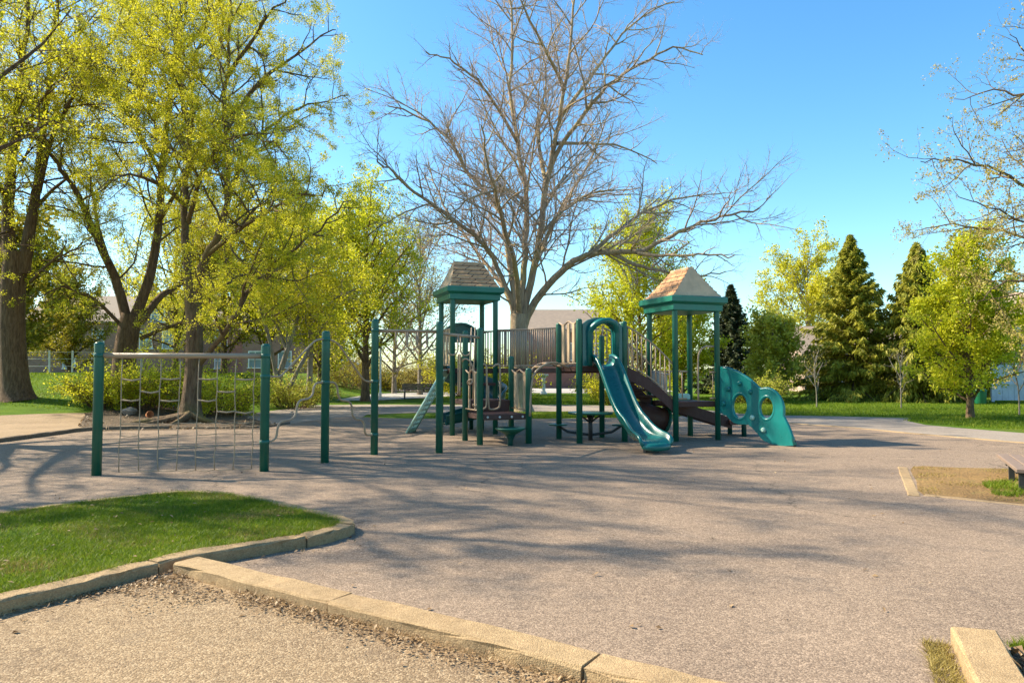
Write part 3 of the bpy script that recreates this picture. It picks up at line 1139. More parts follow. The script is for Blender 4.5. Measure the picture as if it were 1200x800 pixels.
mb.box((e.x, e.y, 0.10), (0.30, 0.10, 0.22), ROT)
mb.build('slide_foot', M['dark_steel'], ms)
# rounded bumper at the exit
mb = MB()
e = sp[-3]
fr = []
for k in range(11):
    a = PI * (k / 10)
    d = U * (math.cos(a) * 0.27) - V * (math.sin(a) * 0.16)
    fr.append(e + d - UP * 0.03)
mb.tube(fr, [0.05 + 0.03 * math.sin(PI * k / 10) for k in range(11)], 10)
mb.build('slide_lip', M['slide_teal'], ms)

# ---- spiral slide behind the tall tower
st = W(LT, S / 2 - 0.14, S, 1.70)
R0 = 0.60
st2 = st + V * 0.62 - UP * 0.12
cx = st2 + U * R0
path = [st - V * 0.05, st + V * 0.25 - UP * 0.02]
for k in range(25):
    a = R(270) * k / 24
    p = cx + (-U) * (R0 * math.cos(a)) + V * (R0 * math.sin(a))
    p.z = 1.58 - 1.18 * (k / 24)
    path.append(p)
last = path[-1]
for k in (0.3, 0.6, 0.95):
    path.append(last - U * k - UP * (0.16 * k) - V * 0.02)
slide('spiral_slide', path, 0.66, 'spiral_green', [0.46] * 22 + [0.36, 0.34, 0.32, 0.30, 0.28, 0.26, 0.24, 0.22])
mb = MB()   # centre pole
mb.lathe((cx.x, cx.y, 0), [(0.06, 0), (0.06, 1.9), (0.03, 1.93)], 12)
mb.build('spiral_pole', M['dark_green'], play)
# hood: half barrel
mb = MB()
prof = []
for k in range(13):
    a = PI * k / 12
    prof.append((0.58 * math.cos(a), 0.66 + 0.54 * math.sin(a)))
outer_p = [(0.58, 0.0)] + prof + [(-0.58, 0.0)]
inn = [(-0.52, 0.0)] + [(-x * 0.9, 0.66 + (z - 0.66) * 0.9) for x, z in prof] + [(0.52, 0.0)]
hp = outer_p + inn
c0 = W(LT, S / 2, S + 0.03, 1.74)
mb.sweep(hp, [(c0, U, UP), (c0 + V * 0.55 - UP * 0.04, U, UP)], smooth=False)
mb.plate([(x * 0.97, z) for x, z in prof], [], c0 + V * 0.10, U, UP, V, 0.04)
mb.build('spiral_hood', M['spiral_green'], play)

# ---- pale green lattice ramp climber on the left of the tall tower
topc = W(LT, -0.03, S * 0.42, 1.66)
botc = g(481, 507) + UP * 0.02
dv = (topc - botc)
L_ = dv.length; dn = dv.normalized()
sdv = (V * 0.86 + U * 0.50).normalized(); nrm = dn.cross(sdv).normalized()
w_ = 0.62
holes = []
nr = 11
for r_ in range(nr):
    for c_ in range(3):
        cc = -w_ / 2 + 0.115 + c_ * 0.195 + (0.0)
        zz = 0.16 + r_ * (L_ - 0.3) / nr
        holes.append([(cc - 0.055, zz), (cc + 0.0, zz - 0.03), (cc + 0.055, zz), (cc + 0.055, zz + 0.075), (cc, zz + 0.105), (cc - 0.055, zz + 0.075)])
mb = MB()
mb.plate([(-w_ / 2, 0), (w_ / 2, 0), (w_ / 2, L_), (-w_ / 2, L_)], holes, botc, sdv, dn, nrm, 0.022)
lat = mb.build('lattice_climber', M['mint'], play)
tag(lat, 'pale mint perforated ramp climber')
mb = MB()
for s_ in (-1, 1):
    a = botc + sdv * (s_ * (w_ / 2 + 0.02)); b_ = a + dn * L_
    mb.tube([a, b_], 0.035, 8)
mb.build('side_rail', M['mint'], lat)

# ---- ramp from the slide deck down to the right tower
a0, a1 = W(SD, S, 0.05, 1.74), W(SD, S, S - 0.05, 1.74)
r0, r1 = W(RT, 0, 0.05, 0.92), W(RT, 0, S - 0.05, 0.92)
for p, q in ((a0, r0), (a1, r1)):
    mb = MB()
    d = (q - p)
    hz = Vector((d.x, d.y, 0)).normalized(); sn = Vector((-hz.y, hz.x, 0))
    bulge = 0.10
    top = [p.lerp(q, k / 8) + UP * (bulge * math.sin(PI * k / 8)) for k in range(9)]
    vs = []
    for t in top:
        vs += [t + sn * 0.03 + UP * 0.02, t - sn * 0.03 + UP * 0.02, t - sn * 0.03 - UP * 0.27, t + sn * 0.03 - UP * 0.27]
    fs = [(0, 1, 2, 3), (35, 34, 33, 32)]
    for k in range(8):
        for i in range(4):
            j = (i + 1) % 4
            fs.append((4 * k + i, 4 * k + j, 4 * k + 4 + j, 4 * k + 4 + i))
    mb.add(vs, fs)
    mb.build('stair_stringer', M['deck_brown'], play)
    # tan pickets above the stringer
    mb = MB()
    n = 11
    tp, bt = [], []
    for k in range(n + 1):
        t = k / n
        b0 = p.lerp(q, t) + UP * (bulge * math.sin(PI * t) + 0.06)
        t0 = b0 + UP * (0.90 - 0.12 * t)
        tp.append(t0); bt.append(b0)
        if 0 < k < n or True: mb.tube([b0, t0], 0.014, 6)
    mb.tube(tp, 0.02, 8); mb.tube(bt, 0.018, 8)
    mb.build('railing', M['tan_pipe'], play)
for k in range(1, 5):
    t = k / 5
    pa, pb = a0.lerp(r0, t), a1.lerp(r1, t)
    c = (pa + pb) / 2
    mb = MB()
    d = pb - pa
    mb.box((c.x, c.y, c.z - 0.06), (d.length - 0.08, 0.26, 0.05), math.atan2(d.y, d.x), 0.008)
    mb.build('stair_tread', M['deck_brown'], play)

# grey flat picket panel at the back left of the right tower, tan bars at its front
picket_rail(W(RT, 0.0, S * 0.25), W(RT, 0.0, S), 1.0, 1.55, 1.0, 1.62, 7, 'grey_slat', flat=0.07)
picket_rail(W(RT, 0.06, 0.0), W(RT, 0.30, 0.0), 0.99, 1.62, 0.99, 1.62, 2)
picket_rail(W(RT, S - 0.20, 0.0), W(RT, S - 0.05, 0.0), 0.99, 1.60, 0.99, 1.60, 2)
picket_rail(W(RT, 0.06, S), W(RT, S - 0.06, S), 0.99, 1.62, 0.99, 1.62, 6)
hoopp = smooth_path([W(RT, S, 0.05, 2.20), W(RT, S - 0.30, 0.04, 2.20), W(RT, S - 0.46, 0.04, 2.06), W(RT, S - 0.50, 0.04, 1.80), W(RT, S - 0.50, 0.04, 0.93)], 5)
bar('bent_pole', hoopp, 0.022, 'tan_pipe')
mb = MB(); mb.box(W(RT, S * 0.62, S * 0.75, 1.0), (0.34, 0.24, 0.16), ROT, 0.03)
mb.build('step', M['mint'], play)
# crawl tube in the shade under the stair
mb = MB()
ta, tb = W(RT, -0.55, S * 0.80, 0.62), W(RT, 0.22, S * 0.80, 0.42)
fr = []
dirn = (tb - ta).normalized(); sd_ = Vector((dirn.y, -dirn.x, 0)).normalized(); up_ = sd_.cross(dirn)
ring_ = [(0.31 * math.cos(2 * PI * k / 20), 0.31 * math.sin(2 * PI * k / 20)) for k in range(20)]
rin = [(x * 0.92, y * 0.92) for x, y in ring_]
for t in (0, 0.33, 0.66, 1.0):
    fr.append((ta.lerp(tb, t), sd_, up_, ring_))
for t in (1.0, 0.66, 0.33, 0.0):
    fr.append((ta.lerp(tb, t), sd_, up_, rin))
mb.sweep(None, fr + [fr[0]], caps=False)
ct = mb.build('crawl_tube', M['deck_brown'], play)
mb = MB()
pts = [tb + sd_ * (0.325 * math.cos(2 * PI * k / 24)) + up_ * (0.325 * math.sin(2 * PI * k / 24)) for k in range(25)]
mb.tube(pts, 0.04, 8, cap=False)
mb.build('tube_rim', M['post_green'], ct)
# descending step unit at the back right of the right tower
s0, s1 = W(RT, S * 0.55, S * 0.9, 0.86), W(RT, S * 0.55, S * 0.9, 0) + Vector((1.45, 0.25, 0.42))
for off in (Vector((0, 0, 0)), Vector((-0.15, 0.75, 0))):
    mb = MB()
    vs = []
    for p in (s0 + off, s1 + off):
        vs += [p + Vector((0, 0.03, 0.05)), p + Vector((0, -0.03, 0.05)), p + Vector((0, -0.03, -0.22)), p + Vector((0, 0.03, -0.22))]
    mb.add(vs, [(0, 1, 2, 3), (7, 6, 5, 4), (0, 1, 5, 4), (1, 2, 6, 5), (2, 3, 7, 6), (3, 0, 4, 7)])
    mb.build('stair_stringer', M['deck_brown'], play)
for t in (0.2, 0.5, 0.8):
    p = s0.lerp(s1, t) + Vector((-0.07, 0.37, -0.02))
    mb = MB(); mb.box(p, (0.3, 0.66, 0.05), 0, 0.01); mb.build('stair_tread', M['deck_brown'], play)
mb = MB(); mb.box(s1 + Vector((0.2, 0.3, -0.06)), (0.62, 0.85, 0.12), 0.1, 0.01); mb.build('deck', M['deck_brown'], play)
post((s1.x + 0.3, s1.y - 0.06, 0), 0.42, 0.06, 'dark_green')
post((s1.x + 0.15, s1.y + 0.62, 0), 0.42, 0.06, 'dark_green')

# ---- teal wall climber with two big holes, on the right
O_ = W(RT, S + 0.03, 0.0)
E_ = Vector((6.1, 15.75, 0))
axc = (E_ - O_); axc.z = 0; axc.normalize()
nc_ = Vector((-axc.y, axc.x, 0))


def onplane(px, py):
    d = ray(px, py)
    o = Vector((0, 0, EYE))
    t = (O_ - o).dot(nc_) / d.dot(nc_)
    p = o + d * t
    return ((p - O_).dot(axc), p.z)


opx = [(844.6, 431), (849, 431.2), (854.4, 432.4), (861, 434.6), (867.4, 437.6), (873, 441), (878.8, 445), (885, 450.5), (889, 454.5), (892.5, 456.3), (896, 455.6), (900, 455.5), (905, 457), (909.7, 460.4), (913.5, 465), (916, 470), (917.8, 476), (918.2, 482), (917.8, 487), (920, 492), (924, 500), (928, 511), (931.8, 521.5), (921, 522.3), (912, 521.5), (904.8, 519.8), (895, 515.5), (888, 507), (882, 500.5), (878, 497.5), (873, 496.8), (867, 497), (861, 495.2), (856, 491), (852, 486.5), (848, 484.8), (844.6, 484)]
opl = [onplane(*p) for p in opx]
h1 = [onplane(867.9 + 9.7 * math.cos(a), 475.9 + 15.4 * math.sin(a)) for a in [2 * PI * k / 24 for k in range(24)]]
h2 = [onplane(899.1 + 9.2 * math.cos(a), 478.0 + 14.0 * math.sin(a)) for a in [2 * PI * k / 24 for k in range(24)]]
mb = MB()
mb.plate(opl, [h1, h2], O_, axc, UP, nc_, 0.07)
wc = mb.build('wall_climber', M['climber_teal'], play)
tag(wc, 'bright teal climbing panel with two large round holes')
mb = MB()


def loop3(l, off=0.0):
    return [O_ + axc * a + UP * z + nc_ * off for a, z in l]


for l in (h1, h2):
    q = loop3(l); mb.tube(q + [q[0]], 0.045, 8, cap=False)
mb.build('hole_rim', M['climber_teal'], wc)
mb = MB()
q = loop3(opl[:23]); mb.tube(q, 0.042, 8)
mb.build('edge_roll', M['climber_teal'], wc)
for (hx, hy) in ((855, 455.5), (868, 449), (880.5, 458.8), (849.5, 472.6), (883, 489), (896, 503.5)):
    a, z = onplane(hx, hy)
    mb = MB()
    c = O_ + axc * a + UP * z
    for sg in (-1, 1):
        p0 = c + nc_ * (0.03 * sg); p1 = c + nc_ * (0.085 * sg)
        mb.tube([p0, p0.lerp(p1, 0.6), p1], [0.062, 0.055, 0.03], 10)
    mb.build('hand_hold', M['climber_teal'] if hx < 882 else M['mint'], wc)
for s_ in (0.80, 0.93):
    p = O_ + axc * ((E_ - O_).length * s_)
    mb = MB(); mb.tube([p - UP * 0.02, p + UP * 0.16], 0.03, 8); mb.build('leg', M['dark_steel'], wc)

# ================================================================== SEAT, TABLE, BENCHES
p = g(598, 522.5)
t = thing('spinner_seat', 'small green dish seat on a tapered stem under the low deck', 'spinning seat', p)
mb = MB(); mb.lathe((p.x, p.y, 0), [(0.10, 0.24), (0.22, 0.31), (0.315, 0.36), (0.33, 0.385), (0.32, 0.40), (0.28, 0.395), (0.12, 0.372)], 28)
mb.build('seat', M['post_green'], t)
mb = MB(); mb.lathe((p.x, p.y, 0), [(0.06, -0.02), (0.055, 0.10), (0.075, 0.18), (0.13, 0.27), (0.15, 0.29)], 18)
mb.build('stem', M['dark_green'], t)

p = g(692, 516.5)
t = thing('play_table', 'green round table on a forked pedestal with two seats under the slide deck', 'table', p)
mb = MB(); mb.lathe((p.x, p.y, 0), [(0.30, 0.615), (0.50, 0.625), (0.525, 0.645), (0.52, 0.67), (0.48, 0.675)], 32)
mb.build('table_top', M['post_green'], t)
mb = MB(); mb.tube([p - UP * 0.02, p + UP * 0.62], 0.05, 12)
for a in range(4):
    d = Vector((math.cos(a * PI / 2 + 0.2), math.sin(a * PI / 2 + 0.2), 0))
    mb.tube([p + UP * 0.42, p + d * 0.10 + UP * 0.50, p + d * 0.28 + UP * 0.615], 0.022, 8)
mb.build('pedestal', M['dark_steel'], t)
for sx_ in (-0.74, 0.74):
    c = p + Vector((sx_, 0.28 * (1 if sx_ < 0 else 0.6), 0))
    mb = MB(); mb.lathe((c.x, c.y, 0), [(0.12, 0.335), (0.215, 0.345), (0.225, 0.365), (0.20, 0.38)], 24)
    st_ = mb.build('seat', M['post_green'], t)
    mb = MB(); mb.tube([p + UP * 0.14, p.lerp(c, 0.7) + UP * 0.20, c + UP * 0.335], 0.03, 8)
    mb.build('seat_arm', M['dark_steel'], st_)

# bench cropped by the right edge of the frame
a, b_ = g(1167.5, 531, 0.33), g(1191, 549, 0.33)
ax_ = (b_ - a); Lb = ax_.length; ax_.normalize(); sd_ = Vector((-ax_.y, ax_.x, 0))
if sd_.x < 0: sd_ = -sd_
c = (a + b_) / 2 + sd_ * 0.24
t = thing('backless_bench', 'low weathered plank bench without a back on the worn dirt patch', 'bench', (c.x, c.y, 0))
rz = math.atan2(ax_.y, ax_.x)
for k in range(3):
    q = (a + b_) / 2 + sd_ * (0.08 + 0.16 * k) + UP * -0.03
    mb = MB(); mb.box(q, (Lb, 0.148, 0.055), rz, 0.008); mb.build('plank', M['bench_grey'], t)
for s_ in (0.42, 0.88):
    q = a.lerp(b_, s_)
    lg = MB()
    for o_ in (0.09, 0.39):
        w = q + sd_ * o_
        lg.box((w.x, w.y, 0.115), (0.07, 0.07, 0.27), rz, 0.005)
    lg.box((q.x + sd_.x * 0.24, q.y + sd_.y * 0.24, 0.255), (0.07, 0.44, 0.03), rz)
    lg.build('leg', M['dark_steel'], t)

# bench with a back beyond the far walk
p = g(489, 467.5)
t = thing('park_bench', 'grey slatted park bench with a back beside the far walk', 'bench', p)
for k in range(3):
    mb = MB(); mb.box((p.x, p.y - 0.18 + 0.13 * k, 0.45), (1.9, 0.11, 0.04), 0.05, 0.006); mb.build('seat_slat', M['bench_grey'], t)
for k in range(3):
    mb = MB(); mb.box((p.x, p.y + 0.20 + 0.03 * k, 0.60 + 0.13 * k), (1.9, 0.035, 0.11), 0.05, 0.006); mb.build('back_slat', M['bench_grey'], t)
for sx_ in (-0.75, 0.75):
    mb = MB()
    mb.tube([(p.x + sx_, p.y - 0.2, 0), (p.x + sx_, p.y - 0.2, 0.43)], 0.025, 8)
    mb.tube([(p.x + sx_, p.y + 0.15, 0), (p.x + sx_, p.y + 0.17, 0.45), (p.x + sx_, p.y + 0.28, 0.92)], 0.025, 8)
    mb.tube([(p.x + sx_, p.y - 0.2, 0.42), (p.x + sx_, p.y + 0.17, 0.42)], 0.022, 8)
    mb.build('leg', M['dark_steel'], t)

# ================================================================== TREES


def tubes_mesh(name, items, sides):
    groups = {}
    for pts, rad in items:
        groups.setdefault(len(pts), []).append((pts, rad))
    VV, FF, off = [], [], 0
    for n, lst in groups.items():
        P = np.array([[tuple(p) for p in l[0]] for l in lst], dtype=np.float64)
        Rr = np.array([l[1] for l in lst], dtype=np.float64)
        T = np.empty_like(P)
        T[:, 1:-1] = P[:, 2:] - P[:, :-2]
        T[:, 0] = P[:, 1] - P[:, 0]; T[:, -1] = P[:, -1] - P[:, -2]
        T /= np.linalg.norm(T, axis=2, keepdims=True) + 1e-9
        ov = P[:, -1] - P[:, 0]
        ov /= np.linalg.norm(ov, axis=1, keepdims=True) + 1e-9
        ref = np.where(np.abs(ov[:, 2:3]) > 0.75, np.array([[1.0, 0.13, 0]]), np.array([[0.05, 0, 1.0]]))
        A = ref[:, None, :] - T * np.sum(T * ref[:, None, :], axis=2, keepdims=True)
        A /= np.linalg.norm(A, axis=2, keepdims=True) + 1e-9
        B = np.cross(T, A)
        m = len(lst)
        ang = np.arange(sides) * 2 * PI / sides
        ring = A[:, :, None, :] * np.cos(ang)[None, None, :, None] + B[:, :, None, :] * np.sin(ang)[None, None, :, None]
        vv = P[:, :, None, :] + ring * Rr[:, :, None, None]
        VV.append(vv.reshape(-1, 3))
        i = np.arange(n - 1)[:, None] * sides
        k = np.arange(sides)[None, :]
        k2 = (k + 1) % sides
        f = np.stack([i + k, i + k2, i + sides + k2, i + sides + k], -1).reshape(-1, 4)
        f = (f[None] + (np.arange(m) * n * sides)[:, None, None]).reshape(-1, 4) + off
        FF.append(f); off += m * n * sides
    return np.concatenate(VV), np.concatenate(FF)


def rhombs(cen, l, w, rs, axis=None, spread=1.0):
    n = len(cen)
    a = rs.normal(size=(n, 3))
    if axis is not None:
        a = axis + a * spread
    a /= np.linalg.norm(a, axis=1, keepdims=True) + 1e-9
    b = np.cross(a, rs.normal(size=(n, 3)))
    b /= np.linalg.norm(b, axis=1, keepdims=True) + 1e-9
    L = (l * rs.uniform(0.45, 1.5, n))[:, None]; Wd = (w * rs.uniform(0.65, 1.35, n))[:, None]
    v = np.stack([cen - a * L / 2, cen + b * Wd / 2 - a * L * 0.08, cen + a * L / 2, cen - b * Wd / 2 - a * L * 0.08], 1)
    f = np.arange(4 * n).reshape(n, 4)
    return v.reshape(-1, 3), f


class Tree:
    def __init__(s, seed, levels, wob=0.16, trop=0.10):
        s.r = random.Random(seed)
        s.rs = np.random.RandomState(seed)
        s.lv = levels
        s.wob, s.trop = wob, trop
        s.wood = {}
        s.tips = []

    def rv(s):
        return Vector((s.r.gauss(0, 1), s.r.gauss(0, 1), s.r.gauss(0, 1)))

    def put(s, level, pts, rad):
        s.wood.setdefault(level, []).append((pts, rad))

    def limb(s, pts, r0, r1, level=0, flare=0.0, n=4, spawn=True, wig=0.0, t0=None):
        q = smooth_path(pts, n)
        m = len(q)
        if wig:
            q = [p + s.rv() * (wig * (i / m)) * 0.5 for i, p in enumerate(q)]
        rad = [r0 + (r1 - r0) * (i / (m - 1)) ** 0.85 for i in range(m)]
        if flare:
            for i in range(m):
                h = (q[i] - q[0]).length
                rad[i] *= 1 + flare * math.exp(-h / 0.35)
        s.put(level, q, rad)
        if spawn: s.spawn(q, rad, level, t0)

    def spawn(s, pts, rad, level, t0=None):
        if level >= len(s.lv): return
        c = s.lv[level]
        seg = [(b - a).length for a, b in zip(pts[:-1], pts[1:])]
        L = sum(seg)
        n = c['dens'] * L
        n = int(n) + (1 if s.r.random() < n - int(n) else 0)
        n = max(n, c.get('min', 1))
        az = s.r.uniform(0, 6.28)
        tt0 = c['t0'] if t0 is None else t0
        for k in range(n):
            t = tt0 + (1 - tt0) * (k + s.r.random()) / n
            t = min(t, 0.995)
            d = t * L
            i = 0
            while i < len(seg) - 1 and d > seg[i]:
                d -= seg[i]; i += 1
            f = d / max(seg[i], 1e-6)
            p = pts[i].lerp(pts[i + 1], f)
            tg = (pts[i + 1] - pts[i]).normalized()
            r = rad[i] + (rad[i + 1] - rad[i]) * f
            az += 2.4 + s.r.uniform(-0.5, 0.5)
            a = tg.orthogonal().normalized(); b = tg.cross(a)
            pr = a * math.cos(az) + b * math.sin(az)
            an = R(s.r.uniform(*c['ang']))
            dv = tg * math.cos(an) + pr * math.sin(an) + UP * c.get('up', 0.1)
            dv.normalize()
            ln = s.r.uniform(*c['len']) * (1.0 - c.get('fall', 0.55) * t)
            if c.get('rel'): ln *= L
            ln = max(ln, c.get('lmin', 0.1))
            s.grow(p, dv, ln, min(r * 0.7, c['r'] * (0.6 + 0.5 * ln / max(c['len'][1] * (L if c.get('rel') else 1), 0.01))), level + 1, c)

    def grow(s, p, d, L, r, level, c):
        n = c['seg']
        st = L / n
        pts = [p]
        for k in range(n):
            d = (d + s.rv() * s.wob + UP * c.get('trop', s.trop)).normalized()
            pts.append(pts[-1] + d * st)
        tip = c.get('tip', 0.35)
        rad = [r * (1 - (1 - tip) * k / n) for k in range(n + 1)]
        s.put(level, pts, rad)
        if level >= len(s.lv) - c.get('leafy', 0):
            pass
        s.tips.append((level, pts))
        s.spawn(pts, rad, level)

    def finish(s, name, label, cat, base, bark, twig, group=None, split=1, leaf=None, nleaf=0, lsize=(0.08, 0.05), jit=0.12, leafmin=2, bias=None):
        root = thing(name, label, cat, base, group)
        big = [x for l, v in s.wood.items() if l <= split for x in v]
        V1, F1 = [], []
        vs, fs = tubes_mesh('t', [x for l, v in s.wood.items() if l == 0 for x in v], 10)
        V1.append(vs); F1.append(fs); off = len(vs)
        rest = [x for l, v in s.wood.items() if 0 < l <= split for x in v]
        if rest:
            vs, fs = tubes_mesh('t', rest, 6); V1.append(vs); F1.append(fs + off); off += len(vs)
        fine = [x for l, v in s.wood.items() if l > split for x in v]
        if nleaf and fine:
            vs, fs = tubes_mesh('t', fine, 3); V1.append(vs); F1.append(fs + off)
        link('trunk', np_mesh('trunk', np.concatenate(V1), np.concatenate(F1), 4, True), bark, root)
        if nleaf == 0:
            if fine:
                vs, fs = tubes_mesh('t', fine, 4)
                link('crown', np_mesh('crown', vs, fs, 4, True), twig, root)
            return root
        tp = [pts for l, pts in s.tips if l >= leafmin]
        if bias: tp = [p for p in tp if bias(p[-1], s.r)]
        A = np.array([tuple(p[-2]) for p in tp]); B = np.array([tuple(p[-1]) for p in tp]); A0 = np.array([tuple(p[0]) for p in tp])
        wt = s.rs.gamma(1.3, 1.0, len(tp)) + 0.1
        idx = s.rs.choice(len(tp), nleaf, p=wt / wt.sum())
        t = s.rs.uniform(0, 1.05, nleaf)[:, None]
        c = A0[idx] * (1 - t) + B[idx] * t
        c = c + s.rs.normal(size=(nleaf, 3)) * jit
        vs, fs = rhombs(c, lsize[0], lsize[1], s.rs)
        link('crown', np_mesh('crown', vs, fs, 4), leaf, root)
        return root


def pxl(lst, D):
    return [at(a[0], a[1], D + (a[2] if len(a) > 2 else 0)) for a in lst]


BARE = [dict(dens=1.6, t0=0.16, ang=(28, 62), len=(0.18, 0.44), rel=True, fall=0.45, r=0.045, seg=7, up=0.04, trop=0.02, tip=0.25, lmin=0.8),
        dict(dens=2.9, t0=0.12, ang=(28, 60), len=(0.28, 0.62), rel=True, fall=0.5, r=0.022, seg=5, up=0.05, trop=0.03, lmin=0.4, tip=0.4),
        dict(dens=5.4, t0=0.15, ang=(25, 58), len=(0.28, 0.75), fall=0.4, r=0.010, seg=4, up=0.06, trop=0.05, tip=0.5, lmin=0.2),
        dict(dens=5.2, t0=0.2, ang=(25, 55), len=(0.10, 0.32), fall=0.3, r=0.0065, seg=2, up=0.15, trop=0.1, tip=0.6, lmin=0.08, min=0)]
LEAFY = [dict(dens=1.8, t0=0.18, ang=(35, 70), len=(0.22, 0.46), rel=True, fall=0.45, r=0.042, seg=7, up=0.06, trop=0.02, tip=0.25, lmin=0.8),
         dict(dens=2.8, t0=0.15, ang=(30, 65), len=(0.28, 0.6), rel=True, fall=0.5, r=0.020, seg=5, up=0.05, trop=0.02, lmin=0.4, tip=0.4),
         dict(dens=4.0, t0=0.15, ang=(25, 60), len=(0.28, 0.80), fall=0.4, r=0.009, seg=3, up=0.0, trop=0.0, tip=0.5, lmin=0.2),
         dict(dens=2.6, t0=0.2, ang=(25, 60), len=(0.12, 0.34), fall=0.3, r=0.006, seg=2, up=0.05, trop=0.0, tip=0.6, lmin=0.1, min=0)]
MID = [dict(dens=2.2, t0=0.2, ang=(30, 60), len=(0.25, 0.5), rel=True, fall=0.5, r=0.03, seg=5, up=0.1, trop=0.05, tip=0.3, lmin=0.4),
       dict(dens=2.6, t0=0.15, ang=(30, 60), len=(0.35, 0.9), fall=0.4, r=0.014, seg=3, up=0.1, trop=0.05, tip=0.4, lmin=0.25)]

# ---- the big bare tree in the middle
D = 30.0
T = Tree(11, BARE, wob=0.13, trop=0.08)
T.limb(pxl([(611, 483), (610, 455), (609, 425), (608, 395), (608, 368)], D), 0.37, 0.35, flare=0.5, n=6, spawn=False)
for lst, r0, r1 in (
        ([(607, 425), (606, 402), (606, 382), (597, 348), (577, 302), (555, 276, -.5), (520, 250, -1), (485, 226, -1.6), (460, 202, -2), (440, 188, -2.4)], .17, .03),
        ([(607, 425), (605, 402), (604, 380), (602, 345), (595, 290, .4), (582, 240, .8), (550, 205, 1.4), (525, 162, 2), (495, 140, 2.6), (455, 124, 3)], .19, .03),
        ([(609, 425), (609, 402), (610, 378), (612, 350), (615, 300), (617, 235, .5), (606, 165, 1), (598, 100, 1.6), (600, 30, 2), (594, -45, 2.4)], .21, .035),
        ([(610, 425), (611, 402), (612, 376), (618, 345), (632, 280, -.3), (640, 215, -.6), (650, 170, -1), (660, 115, -1.4), (668, 60, -1.8), (676, -30, -2)], .23, .035),
        ([(642, 205, -.6), (655, 175, -1), (680, 140, -1.8), (712, 102, -2.6), (750, 76, -3.2), (790, 56, -3.6), (822, 66, -4)], .11, .02),
        ([(610, 425), (612, 402), (614, 384), (622, 362), (650, 326, -.6), (680, 302, -1.2), (712, 295, -1.8), (748, 294, -2.2), (780, 281, -2.7), (812, 265, -3.2), (845, 252, -3.6), (890, 246, -4)], .22, .03),
        ([(716, 296, -1.8), (745, 310, -2), (780, 318, -1.8), (815, 322, -1.6), (850, 318, -1.4)], .09, .02),
        ([(690, 299, -1.3), (722, 272, -.6), (752, 250, .2), (800, 232, 1), (850, 226, 1.6)], .10, .02),
        ([(740, 295, -2), (775, 300, -3), (820, 298, -4), (862, 300, -4.6)], .08, .02),
        ([(640, 215, -.6), (633, 180, .2), (632, 140, 1), (640, 95, 1.6), (632, 40, 2)], .10, .02),
        ([(617, 240, .5), (596, 222, -.8), (570, 226, -2), (545, 238, -3), (520, 262, -3.6)], .08, .02),
        ([(608, 170, 1), (585, 130, .2), (560, 95, -.6), (525, 70, -1.2), (500, 62, -1.6)], .08, .02),
        ([(652, 168, -1), (690, 168, .6), (730, 172, 2), (770, 190, 3)], .08, .02),
        ([(655, 140, -1), (700, 80, .4), (740, 30, 1.2), (790, 0, 2)], .09, .02),
        ([(662, 105, -1.5), (640, 60, -2.6), (615, 10, -3.4), (600, -40, -4)], .08, .02),
        ([(634, 275, -.3), (668, 240, 1.5), (700, 226, 3), (742, 222, 4)], .08, .02),
        ([(609, 370), (604, 315, -1.6), (590, 262, -3.4), (575, 205, -5), (566, 150, -6)], .13, .025),
        ([(612, 370), (628, 310, 1.8), (655, 250, 4), (690, 190, 5.6), (715, 130, 6.6)], .14, .025),
        ([(607, 372), (585, 330, 1.6), (555, 290, 3.6), (520, 240, 5), (500, 190, 6)], .12, .025)):
    T.limb(pxl(lst, D), r0, r1, wig=0.10, t0=0.22)
T.finish('bare_tree', 'tall bare spreading tree with grey brown limbs rising behind the bridge of the play structure', 'tree', g(611, 482), M['bark_pale'], M['bark_twig'], split=1)

# ---- big tree on the left edge
D = 28.0
p = at(20, 470, D); zb = hgt(p.x, p.y)
T = Tree(21, LEAFY, wob=0.16, trop=0.02)
T.limb([Vector((p.x, D, zb - 0.1)), at(17, 440, D), at(14, 390, D), at(15, 340, D), at(20, 295, D)], 0.50, 0.41, flare=0.5, n=6, spawn=False)
for lst, r0, r1 in (
        ([(14, 320), (9, 255), (14, 190, -.4), (20, 120, -.8), (30, 40, -1.2), (36, -70, -1.5)], .36, .07),
        ([(27, 320), (38, 252), (46, 200, .5), (55, 120, 1), (62, 40, 1.6), (72, -70, 2)], .33, .06),
        ([(45, 225, .3), (62, 160, -.6), (95, 95, -1.6), (130, 50, -2.4), (165, -10, -3)], .15, .03),
        ([(8, 300), (-30, 240, 1), (-70, 150, 2), (-90, 50, 2.4)], .24, .04),
        ([(36, 330), (62, 305, -.8), (90, 292, -1.5), (125, 286, -2.2)], .09, .02),
        ([(12, 240), (-10, 200, -2), (-30, 160, -4), (-40, 110, -5)], .14, .03),
        ([(40, 245, .2), (70, 215, 2), (100, 200, 3.5), (135, 200, 4.6)], .12, .025),
        ([(16, 180, -.4), (40, 130, -2), (70, 90, -3.4), (95, 60, -4)], .10, .02),
        ([(58, 100, 1), (95, 40, 2), (130, -10, 3)], .10, .02),
        ([(12, 270), (-15, 280, -2), (-30, 290, -4)], .09, .02)):
    T.limb(pxl(lst, D), r0 * 0.74, r1 * 0.6, wig=0.14)
T.finish('broad_tree', 'massive dark trunked tree with budding yellow crown standing on the grass bank', 'tree', (p.x, D, zb), M['bark_dark'], M['bark_dark'], group=None,
         leaf=M['leaf_yellow'], nleaf=160000, lsize=(0.052, 0.031), jit=0.07, leafmin=3)

